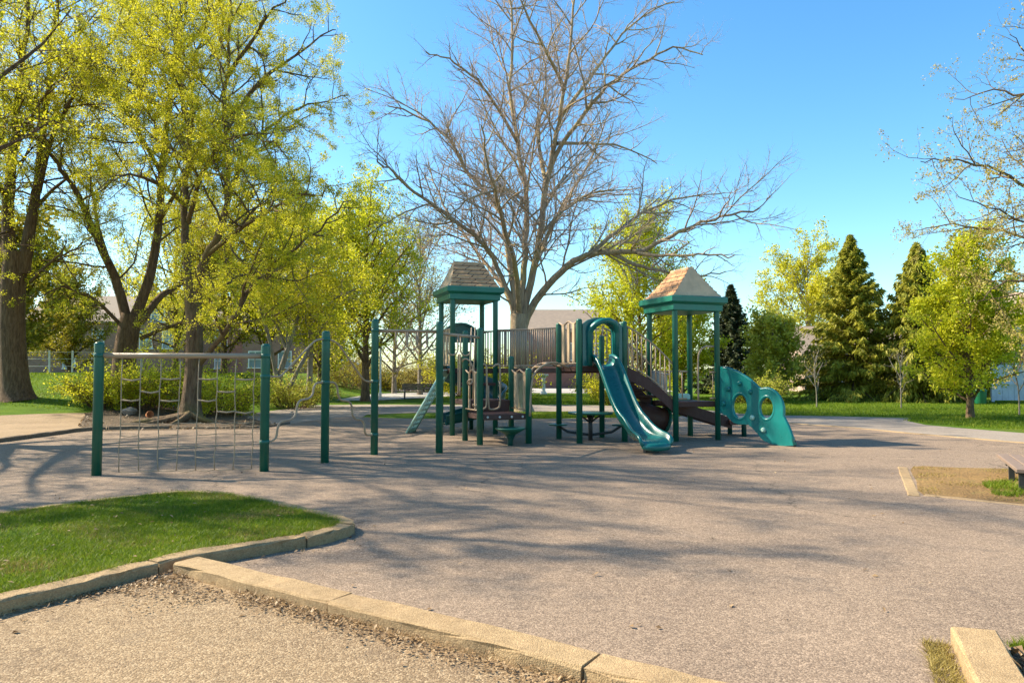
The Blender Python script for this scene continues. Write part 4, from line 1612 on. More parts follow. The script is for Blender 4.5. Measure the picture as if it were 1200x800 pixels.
# ---- forked tree behind the bushes
D = 30.0
p = at(144, 456, D); zb = hgt(p.x, p.y)
T = Tree(31, LEAFY, wob=0.16, trop=0.02)
T.limb([Vector((p.x, D, zb - 0.1)), at(146, 420, D), at(150, 392, D), at(155, 368, D)], 0.47, 0.41, flare=0.4, n=6, spawn=False)
for lst, r0, r1 in (
        ([(150, 382), (138, 335), (122, 298, -.5), (104, 258, -1), (88, 222, -1.6), (66, 190, -2), (40, 150, -2.5), (25, 90, -2.8)], .30, .04),
        ([(156, 376), (174, 330), (185, 270, .3), (190, 200, .5), (198, 130, .8), (207, 60, 1), (216, 0, 1.2), (228, -70, 1.4)], .32, .05),
        ([(164, 378), (190, 346, .6), (215, 330, 1.4), (245, 300, 2.4), (285, 262, 3.4), (320, 215, 4)], .22, .04),
        ([(146, 385), (112, 352, -1), (76, 338, -1.8), (38, 348, -2.6)], .12, .025),
        ([(166, 396), (195, 384, -1), (225, 374, -2), (258, 358, -3)], .13, .03),
        ([(190, 205, .5), (160, 150, -1), (130, 105, -2), (95, 80, -3), (60, 20, -3.6)], .13, .03),
        ([(186, 260, .3), (215, 210, -1.4), (245, 150, -3), (265, 90, -4)], .13, .03),
        ([(200, 110, .8), (180, 60, 2.2), (150, 10, 3.2)], .11, .02),
        ([(128, 310, -.5), (112, 250, 1.4), (105, 190, 2.6), (110, 120, 3.6)], .14, .03),
        ([(206, 70, 1), (240, 30, 0), (280, -20, -1)], .10, .02)):
    T.limb(pxl(lst, D), r0 * 0.74, r1 * 0.6, wig=0.14)
T.finish('broad_tree', 'dark forked tree with yellow green leaf clusters rising behind the bushes by the rope net', 'tree', (p.x, D, zb), M['bark_dark'], M['bark_dark'],
         leaf=M['leaf_yellow'], nleaf=250000, lsize=(0.052, 0.031), jit=0.07, leafmin=3)

# ---- tree with spreading roots right behind the net
D = 23.6
p = g(223, 496)
T = Tree(41, LEAFY, wob=0.16, trop=0.03)
T.limb(pxl([(222, 498), (224, 470), (227, 430), (228, 390), (226, 350), (224, 325)], D), 0.285, 0.25, flare=1.1, n=6, spawn=False)
for lst, r0, r1 in (
        ([(224, 345), (219, 300), (216, 255, .3), (219, 205, .6), (221, 150, .9), (213, 105, 1.2), (205, 40, 1.5), (190, -50, 1.8)], .22, .04),
        ([(231, 345), (241, 300, -.4), (260, 268, -.8), (268, 205, -1), (263, 125, -1.3), (268, 45, -1.6), (272, -50, -2)], .20, .04),
        ([(232, 428), (253, 402, -.4), (274, 376, -.8), (288, 345, -1), (304, 326, -1.2), (335, 298, -1.6), (372, 268, -2), (408, 232, -2.2)], .14, .03),
        ([(220, 262, .3), (236, 205, -.6), (262, 166, -1.6), (305, 160, -2.6), (335, 182, -3.4)], .12, .025),
        ([(252, 285, -.6), (280, 200, .6), (315, 150, 1.6), (360, 125, 2.4), (410, 112, 3)], .13, .025),
        ([(266, 150, -1.2), (305, 95, -.4), (350, 60, .4), (395, 30, 1)], .12, .025),
        ([(266, 90, -1.4), (300, 40, -2.6), (340, -10, -3.6)], .11, .025),
        ([(222, 180, .8), (190, 130, 1.6), (150, 95, 2.4), (110, 70, 3)], .11, .025),
        ([(244, 298, -.4), (290, 262, -2), (335, 235, -3.4), (385, 222, -4.4)], .11, .025),
        ([(217, 240, .3), (185, 215, -1.4), (150, 205, -3), (115, 215, -4.2)], .11, .025),
        ([(230, 350), (262, 335, 1.6), (300, 318, 3), (345, 310, 4)], .10, .02),
        ([(212, 100, 1.2), (235, 50, 2), (250, -10, 2.6)], .10, .02)):
    T.limb(pxl(lst, D), r0 * 0.74, r1 * 0.6, wig=0.14)
# surface roots
for (dx, dy, L) in ((-1.5, -0.3, 1), (-1.0, 0.5, 1), (1.1, -0.25, 1), (0.7, 0.4, 1), (-0.3, -0.9, 1), (-2.3, 0.1, 1)):
    T.limb([p + UP * 0.30, p + Vector((dx * 0.35, dy * 0.35, 0.15)), p + Vector((dx * 0.7, dy * 0.7, 0.05)), p + Vector((dx, dy, -0.06))], 0.13, 0.04, spawn=False)
T.finish('broad_tree', 'single stemmed tree with spreading surface roots and lime yellow crown directly behind the rope net', 'tree', p, M['bark_mid'], M['bark_mid'],
         leaf=M['leaf_yellow'], nleaf=250000, lsize=(0.049, 0.029), jit=0.065, leafmin=3)


def auto_tree(seed, name, label, base, H, Rc, cb, nl, tr, leaf, nleaf, bark, lsize=(0.12, 0.08), shape=1.0, group=None, lv=MID, elev=(25, 55), jit=0.16, lean=(0, 0), droop=0.0, cat='tree'):
    T = Tree(seed, lv, wob=0.16, trop=0.04)
    b = Vector(base)
    ax = [b - UP * 0.15, b + UP * (H * 0.3) + Vector((lean[0] * .3, lean[1] * .3, 0)), b + UP * (H * 0.65) + Vector((lean[0] * .7 + T.r.uniform(-.2, .2), lean[1] * .7, 0)), b + UP * (H * 0.97) + Vector((lean[0], lean[1], 0))]
    T.limb(ax, tr, 0.02, flare=0.35, spawn=False, n=6)
    sp_ = smooth_path(ax, 8)
    az = T.r.uniform(0, 6)
    for k in range(nl):
        t = cb + (0.96 - cb) * ((k + T.r.random() * 0.6) / nl)
        i = min(int(t * (len(sp_) - 1)), len(sp_) - 2)
        p = sp_[i].lerp(sp_[i + 1], t * (len(sp_) - 1) - i)
        az += 2.4 + T.r.uniform(-.3, .3)
        u_ = (t - cb) / (1 - cb)
        env = Rc * (max(0.02, 1 - u_ ** (1.6 * shape)) ** 0.75) * (0.55 + 0.45 * min(1, u_ * 4 + 0.3)) * T.r.uniform(0.72, 1.15)
        e = R(T.r.uniform(*elev) + 15 * u_)
        L = env / max(0.35, math.cos(e))
        L = min(L, H * 0.5)
        d = Vector((math.cos(az) * math.cos(e), math.sin(az) * math.cos(e), math.sin(e)))
        pts = [p]
        for q in range(5):
            d = (d + T.rv() * 0.10 + UP * (0.05 - droop)).normalized()
            pts.append(pts[-1] + d * (L / 5))
        T.limb(pts, max(0.02, tr * 0.42 * (1 - 0.6 * u_)), 0.012, level=0, n=2)
    return T.finish(name, label, cat, base, bark, bark, group, split=0, leaf=leaf, nleaf=nleaf, lsize=lsize, jit=jit, leafmin=1)


def gp(px, py, D=None):
    """ground point under a pixel at distance D, on the terrain"""
    q = at(px, py, D)
    return Vector((q.x, q.y, hgt(q.x, q.y)))


# shade trees standing just outside the left of the view
auto_tree(51, 'shade_tree', 'tall sparse tree beyond the left end of the rope net', (-16.2, 17.6, 0), 16, 6.4, 0.28, 34, 0.4, M['leaf_yellow'], 42000, M['bark_dark'], (0.09, 0.055), lv=LEAFY[1:3], elev=(20, 55))
auto_tree(52, 'shade_tree', 'slim sparse tree beyond the left end of the grass island', (-14.9, 11.2, 0), 13.5, 3.0, 0.5, 15, 0.2, M['leaf_yellow'], 9000, M['bark_dark'], (0.09, 0.055), lv=LEAFY[1:3], elev=(20, 55))

# midground trees, left of centre
auto_tree(61, 'young_tree', 'round headed dense yellow green tree with a dark stem behind the tallest step climber post', gp(428, 470, 41), 10.2, 4.3, 0.20, 34, 0.26, M['leaf_lime'], 26000, M['bark_dark'], (0.13, 0.085), shape=1.3)
T = Tree(62, LEAFY, wob=0.16, trop=0.04)
D = 34
q = gp(326, 450, D)
for lst, r0, r1 in (([(324, 468), (328, 440), (338, 405), (350, 372, .3), (358, 330, .6), (372, 290, 1)], .17, .03),
                    ([(333, 468), (356, 420, .4), (372, 392, .8), (392, 360, 1.4), (412, 330, 2)], .12, .02),
                    ([(362, 466, 1), (364, 410, 1), (362, 360, 1), (352, 310, 1.4), (345, 262, 1.6)], .16, .03),
                    ([(326, 450), (316, 400, -.4), (304, 350, -.8), (296, 305, -1.2)], .12, .02),
                    ([(336, 410), (318, 370, .4), (290, 345, 1), (262, 335, 1.4)], .08, .02),
                    ([(362, 380, 1), (392, 350, 0), (425, 335, -1)], .08, .02)):
    T.limb(pxl(lst, D), r0, r1, wig=0.1, t0=0.3)
T.finish('understory_tree', 'many stemmed pale barked tree leaning both ways behind the step climber', 'tree', q, M['bark_grey'], M['bark_mid'],
         leaf=M['leaf_yellow'], nleaf=22000, lsize=(0.11, 0.07), jit=0.22)
auto_tree(63, 'young_tree', 'airy yellow tree filling in behind the leaning pale stems', gp(315, 450, 44), 9.6, 4.4, 0.16, 34, 0.22, M['leaf_yellow'], 26000, M['bark_mid'], (0.13, 0.085), shape=1.2)
auto_tree(64, 'young_tree', 'olive tree behind the root flared tree and the brick house corner', gp(262, 450, 43), 8.6, 4.0, 0.12, 32, 0.2, M['leaf_olive'], 22000, M['bark_dark'], (0.13, 0.085), shape=1.2)
auto_tree(65, 'young_tree', 'thin grey twiggy tree with few leaves beside the left tower', gp(492, 460, 52), 11.5, 4.6, 0.22, 30, 0.2, M['leaf_bud'], 5000, M['bark_grey'], (0.13, 0.085), lv=LEAFY[1:3], shape=1.1)
auto_tree(72, 'young_tree', 'second airy yellow tree right of the leaning pale stems', gp(375, 455, 47), 10.5, 4.6, 0.12, 36, 0.2, M['leaf_yellow'], 28000, M['bark_mid'], (0.14, 0.09), shape=1.2)
auto_tree(73, 'young_tree', 'yellow tree standing between the massive trunk and the forked tree', gp(205, 450, 46), 10.0, 4.4, 0.15, 34, 0.2, M['leaf_yellow'], 22000, M['bark_mid'], (0.13, 0.085), shape=1.2)
auto_tree(74, 'young_tree', 'thin budding tree left of the roofed tower on the left', gp(462, 455, 56), 10.5, 4.8, 0.14, 34, 0.2, M['leaf_bud'], 11000, M['bark_grey'], (0.13, 0.085), lv=LEAFY[1:3], shape=1.2)
auto_tree(66, 'evergreen_bush_tree', 'broad olive evergreen between the massive trunk and the forked tree', gp(82, 440, 52), 6.6, 3.3, 0.05, 34, 0.22, M['leaf_olive'], 26000, M['bark_dark'], (0.15, 0.09), shape=1.3)
# behind the bridge and slide
auto_tree(67, 'leafy_tree', 'dense bright yellow green tree behind the slide deck', gp(752, 462, 43), 9.6, 3.9, 0.10, 46, 0.2, M['leaf_lime'], 34000, M['bark_mid'], (0.14, 0.09), shape=1.35)
auto_tree(68, 'leafy_tree', 'lower lime tree between the slide and the right tower', gp(800, 462, 46), 5.6, 2.7, 0.06, 40, 0.16, M['leaf_lime'], 20000, M['bark_mid'], (0.14, 0.09), shape=1.3)
# right hand group
auto_tree(69, 'magnolia', 'wide pale green leafy shrub tree left of the tall spruce', gp(905, 470, 42), 3.9, 2.9, 0.04, 40, 0.14, M['leaf_green'], 17000, M['bark_grey'], (0.17, 0.11), shape=1.5)
auto_tree(70, 'leafy_tree', 'pale yellow tree showing over the magnolia', gp(945, 455, 60), 10.2, 4.2, 0.3, 34, 0.22, M['leaf_yellow'], 22000, M['bark_grey'], (0.17, 0.11), shape=1.5)
auto_tree(71, 'pear_tree', 'bright lime pyramid shaped tree alone on the right lawn', gp(1137, 488, 25.9), 6.2, 2.05, 0.13, 64, 0.13, M['leaf_lime'], 38000, M['bark_mid'], (0.10, 0.065), shape=0.85, elev=(20, 50), jit=0.12)
for k, (px, D, H, lab) in enumerate(((957, 34, 2.4, 'slender bare sapling in front of the magnolia'), (1056, 33, 2.2, 'short slender sapling with a stake before the drooping spruce'), (1194, 27.5, 3.0, 'thin white stemmed sapling before the pale fence'),
                                     (740, 33, 3.0, 'thin bare sapling on the lawn under the slide deck'))):
    auto_tree(80 + k, 'sapling', lab, gp(px, 470, D), H, 0.6, 0.3, 9, 0.028, M['leaf_bud'], 260, M['bark_grey'], (0.06, 0.04), elev=(40, 65))

# budding tree whose limbs reach in from the right
D = 19.5
base = Vector((17.0, 19.8, 0))
T = Tree(91, LEAFY, wob=0.17, trop=0.02)
T.limb([base - UP * 0.1, base + UP * 2, base + Vector((-.2, 0, 4.0)), base + Vector((-.3, 0, 5.2))], 0.34, 0.26, flare=0.4, n=5, spawn=False)
for lst, r0, r1 in (
        ([(1335, 300), (1270, 258), (1220, 228, -.5), (1170, 200, -1), (1120, 186, -1.4), (1082, 190, -1.8)], .12, .015),
        ([(1340, 270), (1290, 190), (1245, 140, .5), (1200, 112, 1), (1160, 108, 1.4), (1118, 118, 1.8)], .12, .015),
        ([(1340, 250), (1300, 150), (1260, 80, -.4), (1225, 30, -.8), (1198, -10, -1)], .12, .015),
        ([(1335, 320), (1280, 300, .8), (1220, 285, 1.4), (1160, 268, 2), (1105, 262, 2.4), (1075, 272, 2.6)], .11, .015),
        ([(1330, 330), (1280, 330, -1), (1225, 335, -2), (1180, 330, -2.6), (1150, 345, -3)], .09, .015),
        ([(1345, 240), (1350, 100), (1330, 0), (1320, -60)], .14, .03),
        ([(1250, 245, -.2), (1205, 262, -1.6), (1160, 242, -2.6), (1120, 230, -3.2)], .06, .012),
        ([(1240, 137, .5), (1205, 70, 0), (1185, 40, -.4)], .06, .012)):
    T.limb(pxl(lst, D), r0 * 0.62, r1 * 0.6, wig=0.10)
T.finish('budding_tree', 'tree beyond the right edge reaching in with thin limbs and pale yellow buds', 'tree', base, M['bark_mid'], M['bark_twig'],
         leaf=M['leaf_bud'], nleaf=26000, lsize=(0.052, 0.034), jit=0.05, leafmin=2)


# ---- conifers
def conifer(seed, name, label, base, H, Rb, leaf, n, droop=0.35, group=None, size=(0.30, 0.075), zb=0.04, power=0.85):
    rnd = random.Random(seed); rs = np.random.RandomState(seed)
    root = thing(name, label, 'tree', base, group)
    b = Vector(base)
    T = Tree(seed, [], 0.1)
    T.limb([b - UP * 0.1, b + UP * H * 0.5, b + UP * H], 0.035 * H * 0.5, 0.02, flare=0.3, spawn=False, n=6)
    C, A = [], []
    nb = int(34 * H)
    az = 0
    for k in range(nb):
        t = zb + (1 - zb) * (k + rnd.random()) / nb
        az += 2.4 + rnd.uniform(-.4, .4)
        L = Rb * ((1 - t) ** power) * rnd.uniform(0.72, 1.08) + 0.10
        e = R(-8 + 50 * t + rnd.uniform(-8, 8))
        d = Vector((math.cos(az) * math.cos(e), math.sin(az) * math.cos(e), math.sin(e)))
        p = b + UP * (H * t)
        pts = [p]
        for q in range(5):
            d = (d - UP * (droop * 0.16 * (1 - t)) + UP * (0.10 if q > 2 else 0)).normalized()
            pts.append(pts[-1] + d * (L / 5))
        T.put(0, pts, [0.012 + 0.012 * (1 - t) * (1 - i / 5) * 2 for i in range(6)])
        m = max(6, int(n / nb * (0.35 + 1.3 * (1 - t))))
        for q in range(m):
            u_ = (q + rnd.random()) / m
            u_ = 0.12 + 0.92 * u_ ** 0.7
            i = min(int(u_ * 5), 4)
            pp = pts[i].lerp(pts[i + 1], u_ * 5 - i)
            side = d.cross(UP).normalized() * rnd.uniform(-1, 1) * (0.30 * L * (1.15 - u_))
            C.append(pp + side - UP * (abs(rnd.gauss(0, 0.10)) * (0.6 + droop)))
            A.append(d * 0.8 + side.normalized() * 0.6 - UP * (0.3 + droop) if side.length > 1e-6 else d)
    vs, fs = tubes_mesh('t', T.wood[0], 6)
    link('trunk', np_mesh('trunk', vs, fs, 4, True), M['bark_dark'], root)
    C = np.array([tuple(c) for c in C]); A = np.array([tuple(a) for a in A])
    vs, fs = rhombs(C, size[0], size[1], rs, A, 0.35)
    link('crown', np_mesh('crown', vs, fs, 4), leaf, root)
    return root


conifer(101, 'spruce', 'tall pointed green spruce in the middle of the right lawn row', gp(1000, 470, 42), 9.3, 4.1, M['needle_green'], 40000, 0.5, size=(0.34, 0.085), power=1.0)
conifer(102, 'spruce', 'drooping olive spruce between the tall spruce and the lime pyramid tree', gp(1078, 470, 40), 8.5, 3.3, M['needle_green'], 30000, 0.9, size=(0.34, 0.085), power=0.85)
conifer(103, 'fir', 'dark blue green fir behind the right tower', gp(858, 460, 52), 7.6, 3.0, M['needle_dark'], 20000, 0.3, size=(0.38, 0.10), power=1.0)
conifer(104, 'spruce', 'spruce showing behind the lime pyramid tree near the pale fence', gp(1150, 470, 46), 7.6, 3.4, M['needle_green'], 22000, 0.7, size=(0.36, 0.09), power=0.6)


# ---- bushes
def bush(seed, label, c, rx, h, leaf, n, nst=70, size=(0.075, 0.045), name='bush', group=None):
    rnd = random.Random(seed); rs = np.random.RandomState(seed)
    c = Vector(c)
    root = thing(name, label, 'bush', c, group)
    items, tips = [], []
    for k in range(nst):
        a = rnd.uniform(0, 6.28); rr = math.sqrt(rnd.random()) * rx * 0.45
        p = c + Vector((math.cos(a) * rr, math.sin(a) * rr, -0.05))
        d = Vector((math.cos(a) * (0.25 + rr / rx), math.sin(a) * (0.25 + rr / rx), rnd.uniform(0.7, 1.6))).normalized()
        L = h * rnd.uniform(0.75, 1.25)
        pts = [p]
        for q in range(6):
            d = (d + Vector((rnd.gauss(0, .12), rnd.gauss(0, .12), rnd.gauss(0, .1))) + Vector((math.cos(a), math.sin(a), 0)) * 0.10 - UP * 0.05 * q * 0.6).normalized()
            pts.append(pts[-1] + d * (L / 6))
        items.append((pts, [0.014 - 0.0017 * i for i in range(7)]))
        tips.append(pts)
        for q in range(7):
            i = rnd.randint(1, 5)
            d2_ = (d + Vector((rnd.gauss(0, .7), rnd.gauss(0, .7), rnd.gauss(0.2, .5)))).normalized()
            p2 = [pts[i]] + [pts[i] + d2_ * (L * 0.11 * j) + UP * (rnd.gauss(0, .02)) for j in (1, 2, 3)]
            items.append((p2, [0.008, 0.006, 0.005, 0.004]))
            tips.append(p2)
    vs, fs = tubes_mesh('t', items, 4)
    link('stem', np_mesh('stem', vs, fs, 4, True), M['bark_mid'], root)
    idx = rs.randint(0, len(tips), n)
    P = np.empty((n, 3))
    for i, k in enumerate(idx):
        tp = tips[k]
        u_ = rs.uniform(0.25, 1.0) * (len(tp) - 1)
        j = min(int(u_), len(tp) - 2)
        q = tp[j].lerp(tp[j + 1], u_ - j)
        P[i] = q
    P += rs.normal(size=(n, 3)) * 0.06
    vs, fs = rhombs(P, size[0], size[1], rs)
    link('foliage', np_mesh('foliage', vs, fs, 4), leaf, root)
    return root


bush(201, 'yellow flowering bush at the left post of the rope net', gp(119, 478, 27.0), 0.9, 1.4, M['leaf_yellow'], 6000)
bush(202, 'broad lime bush behind the left half of the rope net', gp(165, 478, 27.6), 1.9, 1.9, M['leaf_lime'], 15000, 100)
bush(203, 'lime bush just right of the root flared trunk', gp(252, 475, 27.2), 1.5, 1.8, M['leaf_lime'], 11000, 80)
bush(204, 'rounded dark green bush behind the first step climber bar', gp(345, 470, 33), 1.6, 1.7, M['leaf_green'], 10000, 80)
bush(205, 'low bush under the magnolia near the climbing panel', gp(880, 470, 38), 1.8, 1.7, M['leaf_green'], 9000, 70, (0.10, 0.06))
bush(206, 'small yellow shrub on the lawn behind the slide', gp(722, 468, 37), 1.3, 1.9, M['leaf_yellow'], 8000, 70, (0.09, 0.055))
bush(207, 'brown green hedge bush at the foot of the tall spruce', gp(985, 466, 43), 2.0, 1.5, M['leaf_olive'], 9000, 70, (0.10, 0.06))
bush(208, 'shrub below the drooping spruce', gp(1045, 466, 41), 1.9, 1.7, M['leaf_olive'], 9000, 70, (0.10, 0.06))
bush(209, 'twiggy brown bush near the far park bench', gp(410, 455, 55), 2.4, 2.2, M['leaf_olive'], 5000, 90, (0.10, 0.06))
bush(211, 'tall yellow shrub on the lawn seen under the bridge beside the bare tree trunk', gp(575, 463, 44), 1.6, 3.0, M['leaf_yellow'], 11000, 90, (0.11, 0.07))
bush(212, 'second yellow shrub right of the left tower', gp(548, 460, 49), 1.8, 3.4, M['leaf_yellow'], 10000, 90, (0.12, 0.075))
bush(213, 'brown hedge along the street behind the far park bench', gp(470, 452, 62), 3.6, 2.6, M['leaf_olive'], 7000, 110, (0.14, 0.08))
bush(214, 'brown hedge clump right of the far park bench', gp(535, 452, 64), 3.2, 2.8, M['leaf_olive'], 7000, 110, (0.14, 0.08))
bush(215, 'brown hedge clump left of the slim white pole', gp(395, 452, 63), 3.6, 2.8, M['leaf_olive'], 7000, 110, (0.14, 0.08))
bush(210, 'russet bush across the street behind the spiral slide', gp(505, 440, 60), 2.6, 3.0, M['leaf_bud'], 6000, 90, (0.12, 0.07))

# ---- far tree line: two kinds, copied
far_l = auto_tree(300, 'distant_tree', 'far leafy olive tree at the left end of the far tree line', (-62, 92, 1.2), 12, 6.0, 0.10, 36, 0.3, M['leaf_olive'], 18000, M['bark_dark'], (0.30, 0.2), shape=1.4, group='trees beyond the street')
far_b = auto_tree(301, 'distant_tree', 'far brown twiggy tree at the left of the brick house', (-50, 96, 1.2), 13, 6.0, 0.16, 34, 0.3, M['leaf_bud'], 3500, M['bark_mid'], (0.22, 0.14), lv=LEAFY[1:3], shape=1.4, group='trees beyond the street')
FAR = [('l', -22, 94, 1.0, 'far olive tree behind the right end of the long brick house'),
       ('b', -14, 90, 0.9, 'far brown tree above the parked cars'),
       ('l', -33, 104, 1.1, 'far olive tree rising behind the long brick house roof'),
       ('b', -7, 100, 0.8, 'far brown tree left of the gabled brick building'),
       ('l', 17, 98, 0.75, 'far olive tree right of the gabled brick building'),
       ('l', 25, 92, 0.85, 'far olive tree behind the dark fir'),
       ('b', 32, 96, 0.7, 'far brown tree behind the magnolia'),
       ('l', 41, 95, 0.8, 'far olive tree behind the tall spruce'),
       ('l', 52, 90, 0.85, 'far olive tree behind the drooping spruce'),
       ('b', 61, 88, 0.9, 'far brown tree behind the pale fence'),
       ('l', 70, 96, 1.0, 'far olive tree at the right end of the far tree line'),
       ('l', -13, 86, 0.72, 'far olive tree just left of the gabled brick building'),
       ('b', -18, 80, 0.8, 'far brown tree nearest the parked cars'),
       ('b', -4.5, 84, 0.75, 'far brown tree touching the left gable of the brick building'),
       ('b', -75, 90, 1.0, 'far brown tree at the left end of the far tree line')]
rr = random.Random(9)
for k, x, y, s_, lab in FAR:
    c = copy_tree(far_l if k == 'l' else far_b)
    c.location = (x, y, hgt(x, y) - 0.1)
    c.rotation_euler = (0, 0, rr.uniform(0, 6.28))
    c.scale = (s_, s_, s_ * rr.uniform(0.85, 1.1))
    c['label'] = lab

# ================================================================== BUILDINGS


def house(name, label, x0, x1, y0, dep, z0, eave, ridge, wallm, roofm, wins, gable_front=False, chim=None, rz=0.0, cat='house', ov=0.35):
    root = thing(name, label, cat, ((x0 + x1) / 2, y0 + dep / 2, z0))
    w = MB()
    y1 = y0 + dep
    ym = (y0 + y1) / 2; xm = (x0 + x1) / 2
    if gable_front:
        fr = [(x0, z0 - 0.3), (x1, z0 - 0.3), (x1, eave), (xm, ridge), (x0, eave)]
        vs = [(a, y0, b_) for a, b_ in fr] + [(a, y1, b_) for a, b_ in fr]
    else:
        fr = [(y0, z0 - 0.3), (y1, z0 - 0.3), (y1, eave), (ym, ridge), (y0, eave)]
        vs = [(x0, a, b_) for a, b_ in fr] + [(x1, a, b_) for a, b_ in fr]
    n = 5
    fs = [(0, 1, 2, 3, 4), (9, 8, 7, 6, 5)] + [(i, (i + 1) % n, (i + 1) % n + n, i + n) for i in range(n)]
    w.add(vs, fs)
    w.build('wall', M[wallm], root)
    rf = MB()
    th = 0.14
    if gable_front:
        k = (ridge - eave) / (xm - x0)
        for sg in (-1, 1):
            xe = xm + sg * ((x1 - x0) / 2 + ov)
            ze = eave - k * ov
            a = [(xm, y0 - ov, ridge + 0.03), (xe, y0 - ov, ze + 0.03), (xe, y1 + ov, ze + 0.03), (xm, y1 + ov, ridge + 0.03)]
            b_ = [(p[0], p[1], p[2] + th) for p in a]
            rf.add(a + b_, [(0, 1, 2, 3), (7, 6, 5, 4), (0, 4, 5, 1), (1, 5, 6, 2), (2, 6, 7, 3), (3, 7, 4, 0)])
    else:
        k = (ridge - eave) / (ym - y0)
        for sg in (-1, 1):
            ye = ym + sg * (dep / 2 + ov)
            ze = eave - k * ov
            a = [(x0 - ov, ym, ridge + 0.03), (x0 - ov, ye, ze + 0.03), (x1 + ov, ye, ze + 0.03), (x1 + ov, ym, ridge + 0.03)]
            b_ = [(p[0], p[1], p[2] + th) for p in a]
            rf.add(a + b_, [(0, 1, 2, 3), (7, 6, 5, 4), (0, 4, 5, 1), (1, 5, 6, 2), (2, 6, 7, 3), (3, 7, 4, 0)])
    roof = rf.build('roof', M[roofm], root)
    if chim:
        cx_, cy_, cz_ = chim
        c = MB(); c.box((cx_, cy_, cz_), (0.8, 0.6, 1.8)); c.box((cx_, cy_, cz_ + 0.95), (0.95, 0.75, 0.12))
        c.build('chimney', M[wallm], roof)
    for (cx_, cz_, ww, hh) in wins:
        f = MB()
        t = 0.09
        yy = y0 - 0.04
        f.box((cx_ - ww / 2, yy, cz_), (t, 0.12, hh + t)); f.box((cx_ + ww / 2, yy, cz_), (t, 0.12, hh + t))
        f.box((cx_, yy, cz_ + hh / 2 + 0.003), (ww - t, 0.115, t)); f.box((cx_, yy - 0.03, cz_ - hh / 2 - 0.05), (ww + 0.26, 0.19, t))
        f.box((cx_, yy + 0.01, cz_), (ww - t, 0.08, 0.05)); f.box((cx_, yy + 0.012, cz_), (0.04, 0.07, hh - t))
        wi = f.build('window', M['trim_white'], root)
        p_ = MB(); p_.box((cx_, y0 - 0.012, cz_), (ww - t * 0.8, 0.02, hh - t * 0.3))
        p_.build('pane', M['glass_pale'], wi)
    return root


# long brick house on the left
wn = []
for x in (-43.5, -40.7, -34.6, -32.9, -28.6):
    wn.append((x, 5.0, 1.15, 1.5)); wn.append((x, 2.7, 1.15, 1.4))
house('brick_house', 'long brown brick house with white windows and dusty roof behind the forked tree', -48, -26.2, 73, 9, 1.5, 6.6, 9.4, 'brick_brown', 'roof_dusty', wn, chim=(-38, 78, 9.9))
house('brick_house', 'white gabled wing of pale siding beside the long brick house', -36.6, -31.6, 71.4, 4, 1.5, 6.6, 8.9, 'brick_brown', 'roof_dusty', [(-35.2, 4.7, 1.2, 1.6), (-33.0, 4.7, 1.2, 1.6), (-34.1, 7.1, 1.3, 1.3)], gable_front=True)
house('brick_house', 'dark brick house with one blue grey window behind the parked white car', -25.4, -17.5, 70, 8, 0.6, 5.6, 8.2, 'brick_brown', 'roof_dusty', [(-24.2, 2.8, 1.2, 1.5), (-21.4, 2.8, 1.2, 1.5), (-18.9, 2.8, 1.2, 1.5)])
# red brick building behind the bridge
house('brick_building', 'red brick building with wide grey brown roof behind the bridge', 0.2, 10.2, 72, 9, 0.0, 5.6, 7.9, 'brick_red', 'roof_dusty', [(1.0, 3.6, 1.2, 1.6), (6.2, 3.6, 1.2, 1.6), (8.6, 3.6, 1.2, 1.6)], cat='building')
# low tan houses hidden behind the conifers
house('tan_house', 'low tan house with white trimmed window half hidden behind the spruces', 20.5, 30.5, 52, 8, 0.2, 2.9, 4.9, 'wall_tan', 'roof_dusty', [(22.6, 1.5, 1.0, 1.2), (27.6, 1.5, 1.2, 1.6), (29.4, 1.5, 1.0, 1.4)])
house('tan_house', 'taller tan house with brown roof above the pale fence', 35.5, 48, 56, 9, 0.2, 5.4, 8.0, 'wall_tan', 'roof_tan', [(38, 4.2, 1.2, 1.4), (42, 4.2, 1.2, 1.4)])

# pale fence on the right
root = thing('privacy_fence', 'pale white board fence behind the lime pyramid tree', 'fence', (30, 38, 0.2))
mb = MB()
for k in range(62):
    x = 24.6 + k * 0.3
    mb.box((x, 38.0 + 0.006 * (k % 2), 1.12), (0.29, 0.03, 1.9))
mb.build('board_panel', M['fence_white'], root)
for k in range(8):
    mb = MB(); x = 24.5 + k * 2.6
    mb.box((x, 37.93, 1.15), (0.14, 0.10, 2.1), 0, 0.01); mb.box((x, 37.93, 2.23), (0.18, 0.14, 0.06), 0, 0.01)
    mb.build('fence_post', M['fence_white'], root)
mb = MB(); mb.box((33.8, 37.96, 1.0), (18.6, 0.05, 0.10)); mb.box((33.8, 37.96, 1.85), (18.6, 0.05, 0.10)); mb.build('fence_rail', M['fence_white'], root)

# bin by the pear tree
p = gp(1149, 472, 37)
t = thing('wheeled_bin', 'green lidded bin behind the lime pyramid tree', 'bin', p)
mb = MB(); mb.lathe((p.x, p.y, p.z), [(0.22, 0.0), (0.25, 0.08), (0.28, 0.62), (0.29, 0.66)], 16); mb.build('body', M['bin_green'], t)
mb = MB(); mb.lathe((p.x, p.y, p.z), [(0.31, 0.66), (0.31, 0.70), (0.22, 0.78), (0.08, 0.8)], 16); mb.build('lid', M['bin_green'], t)

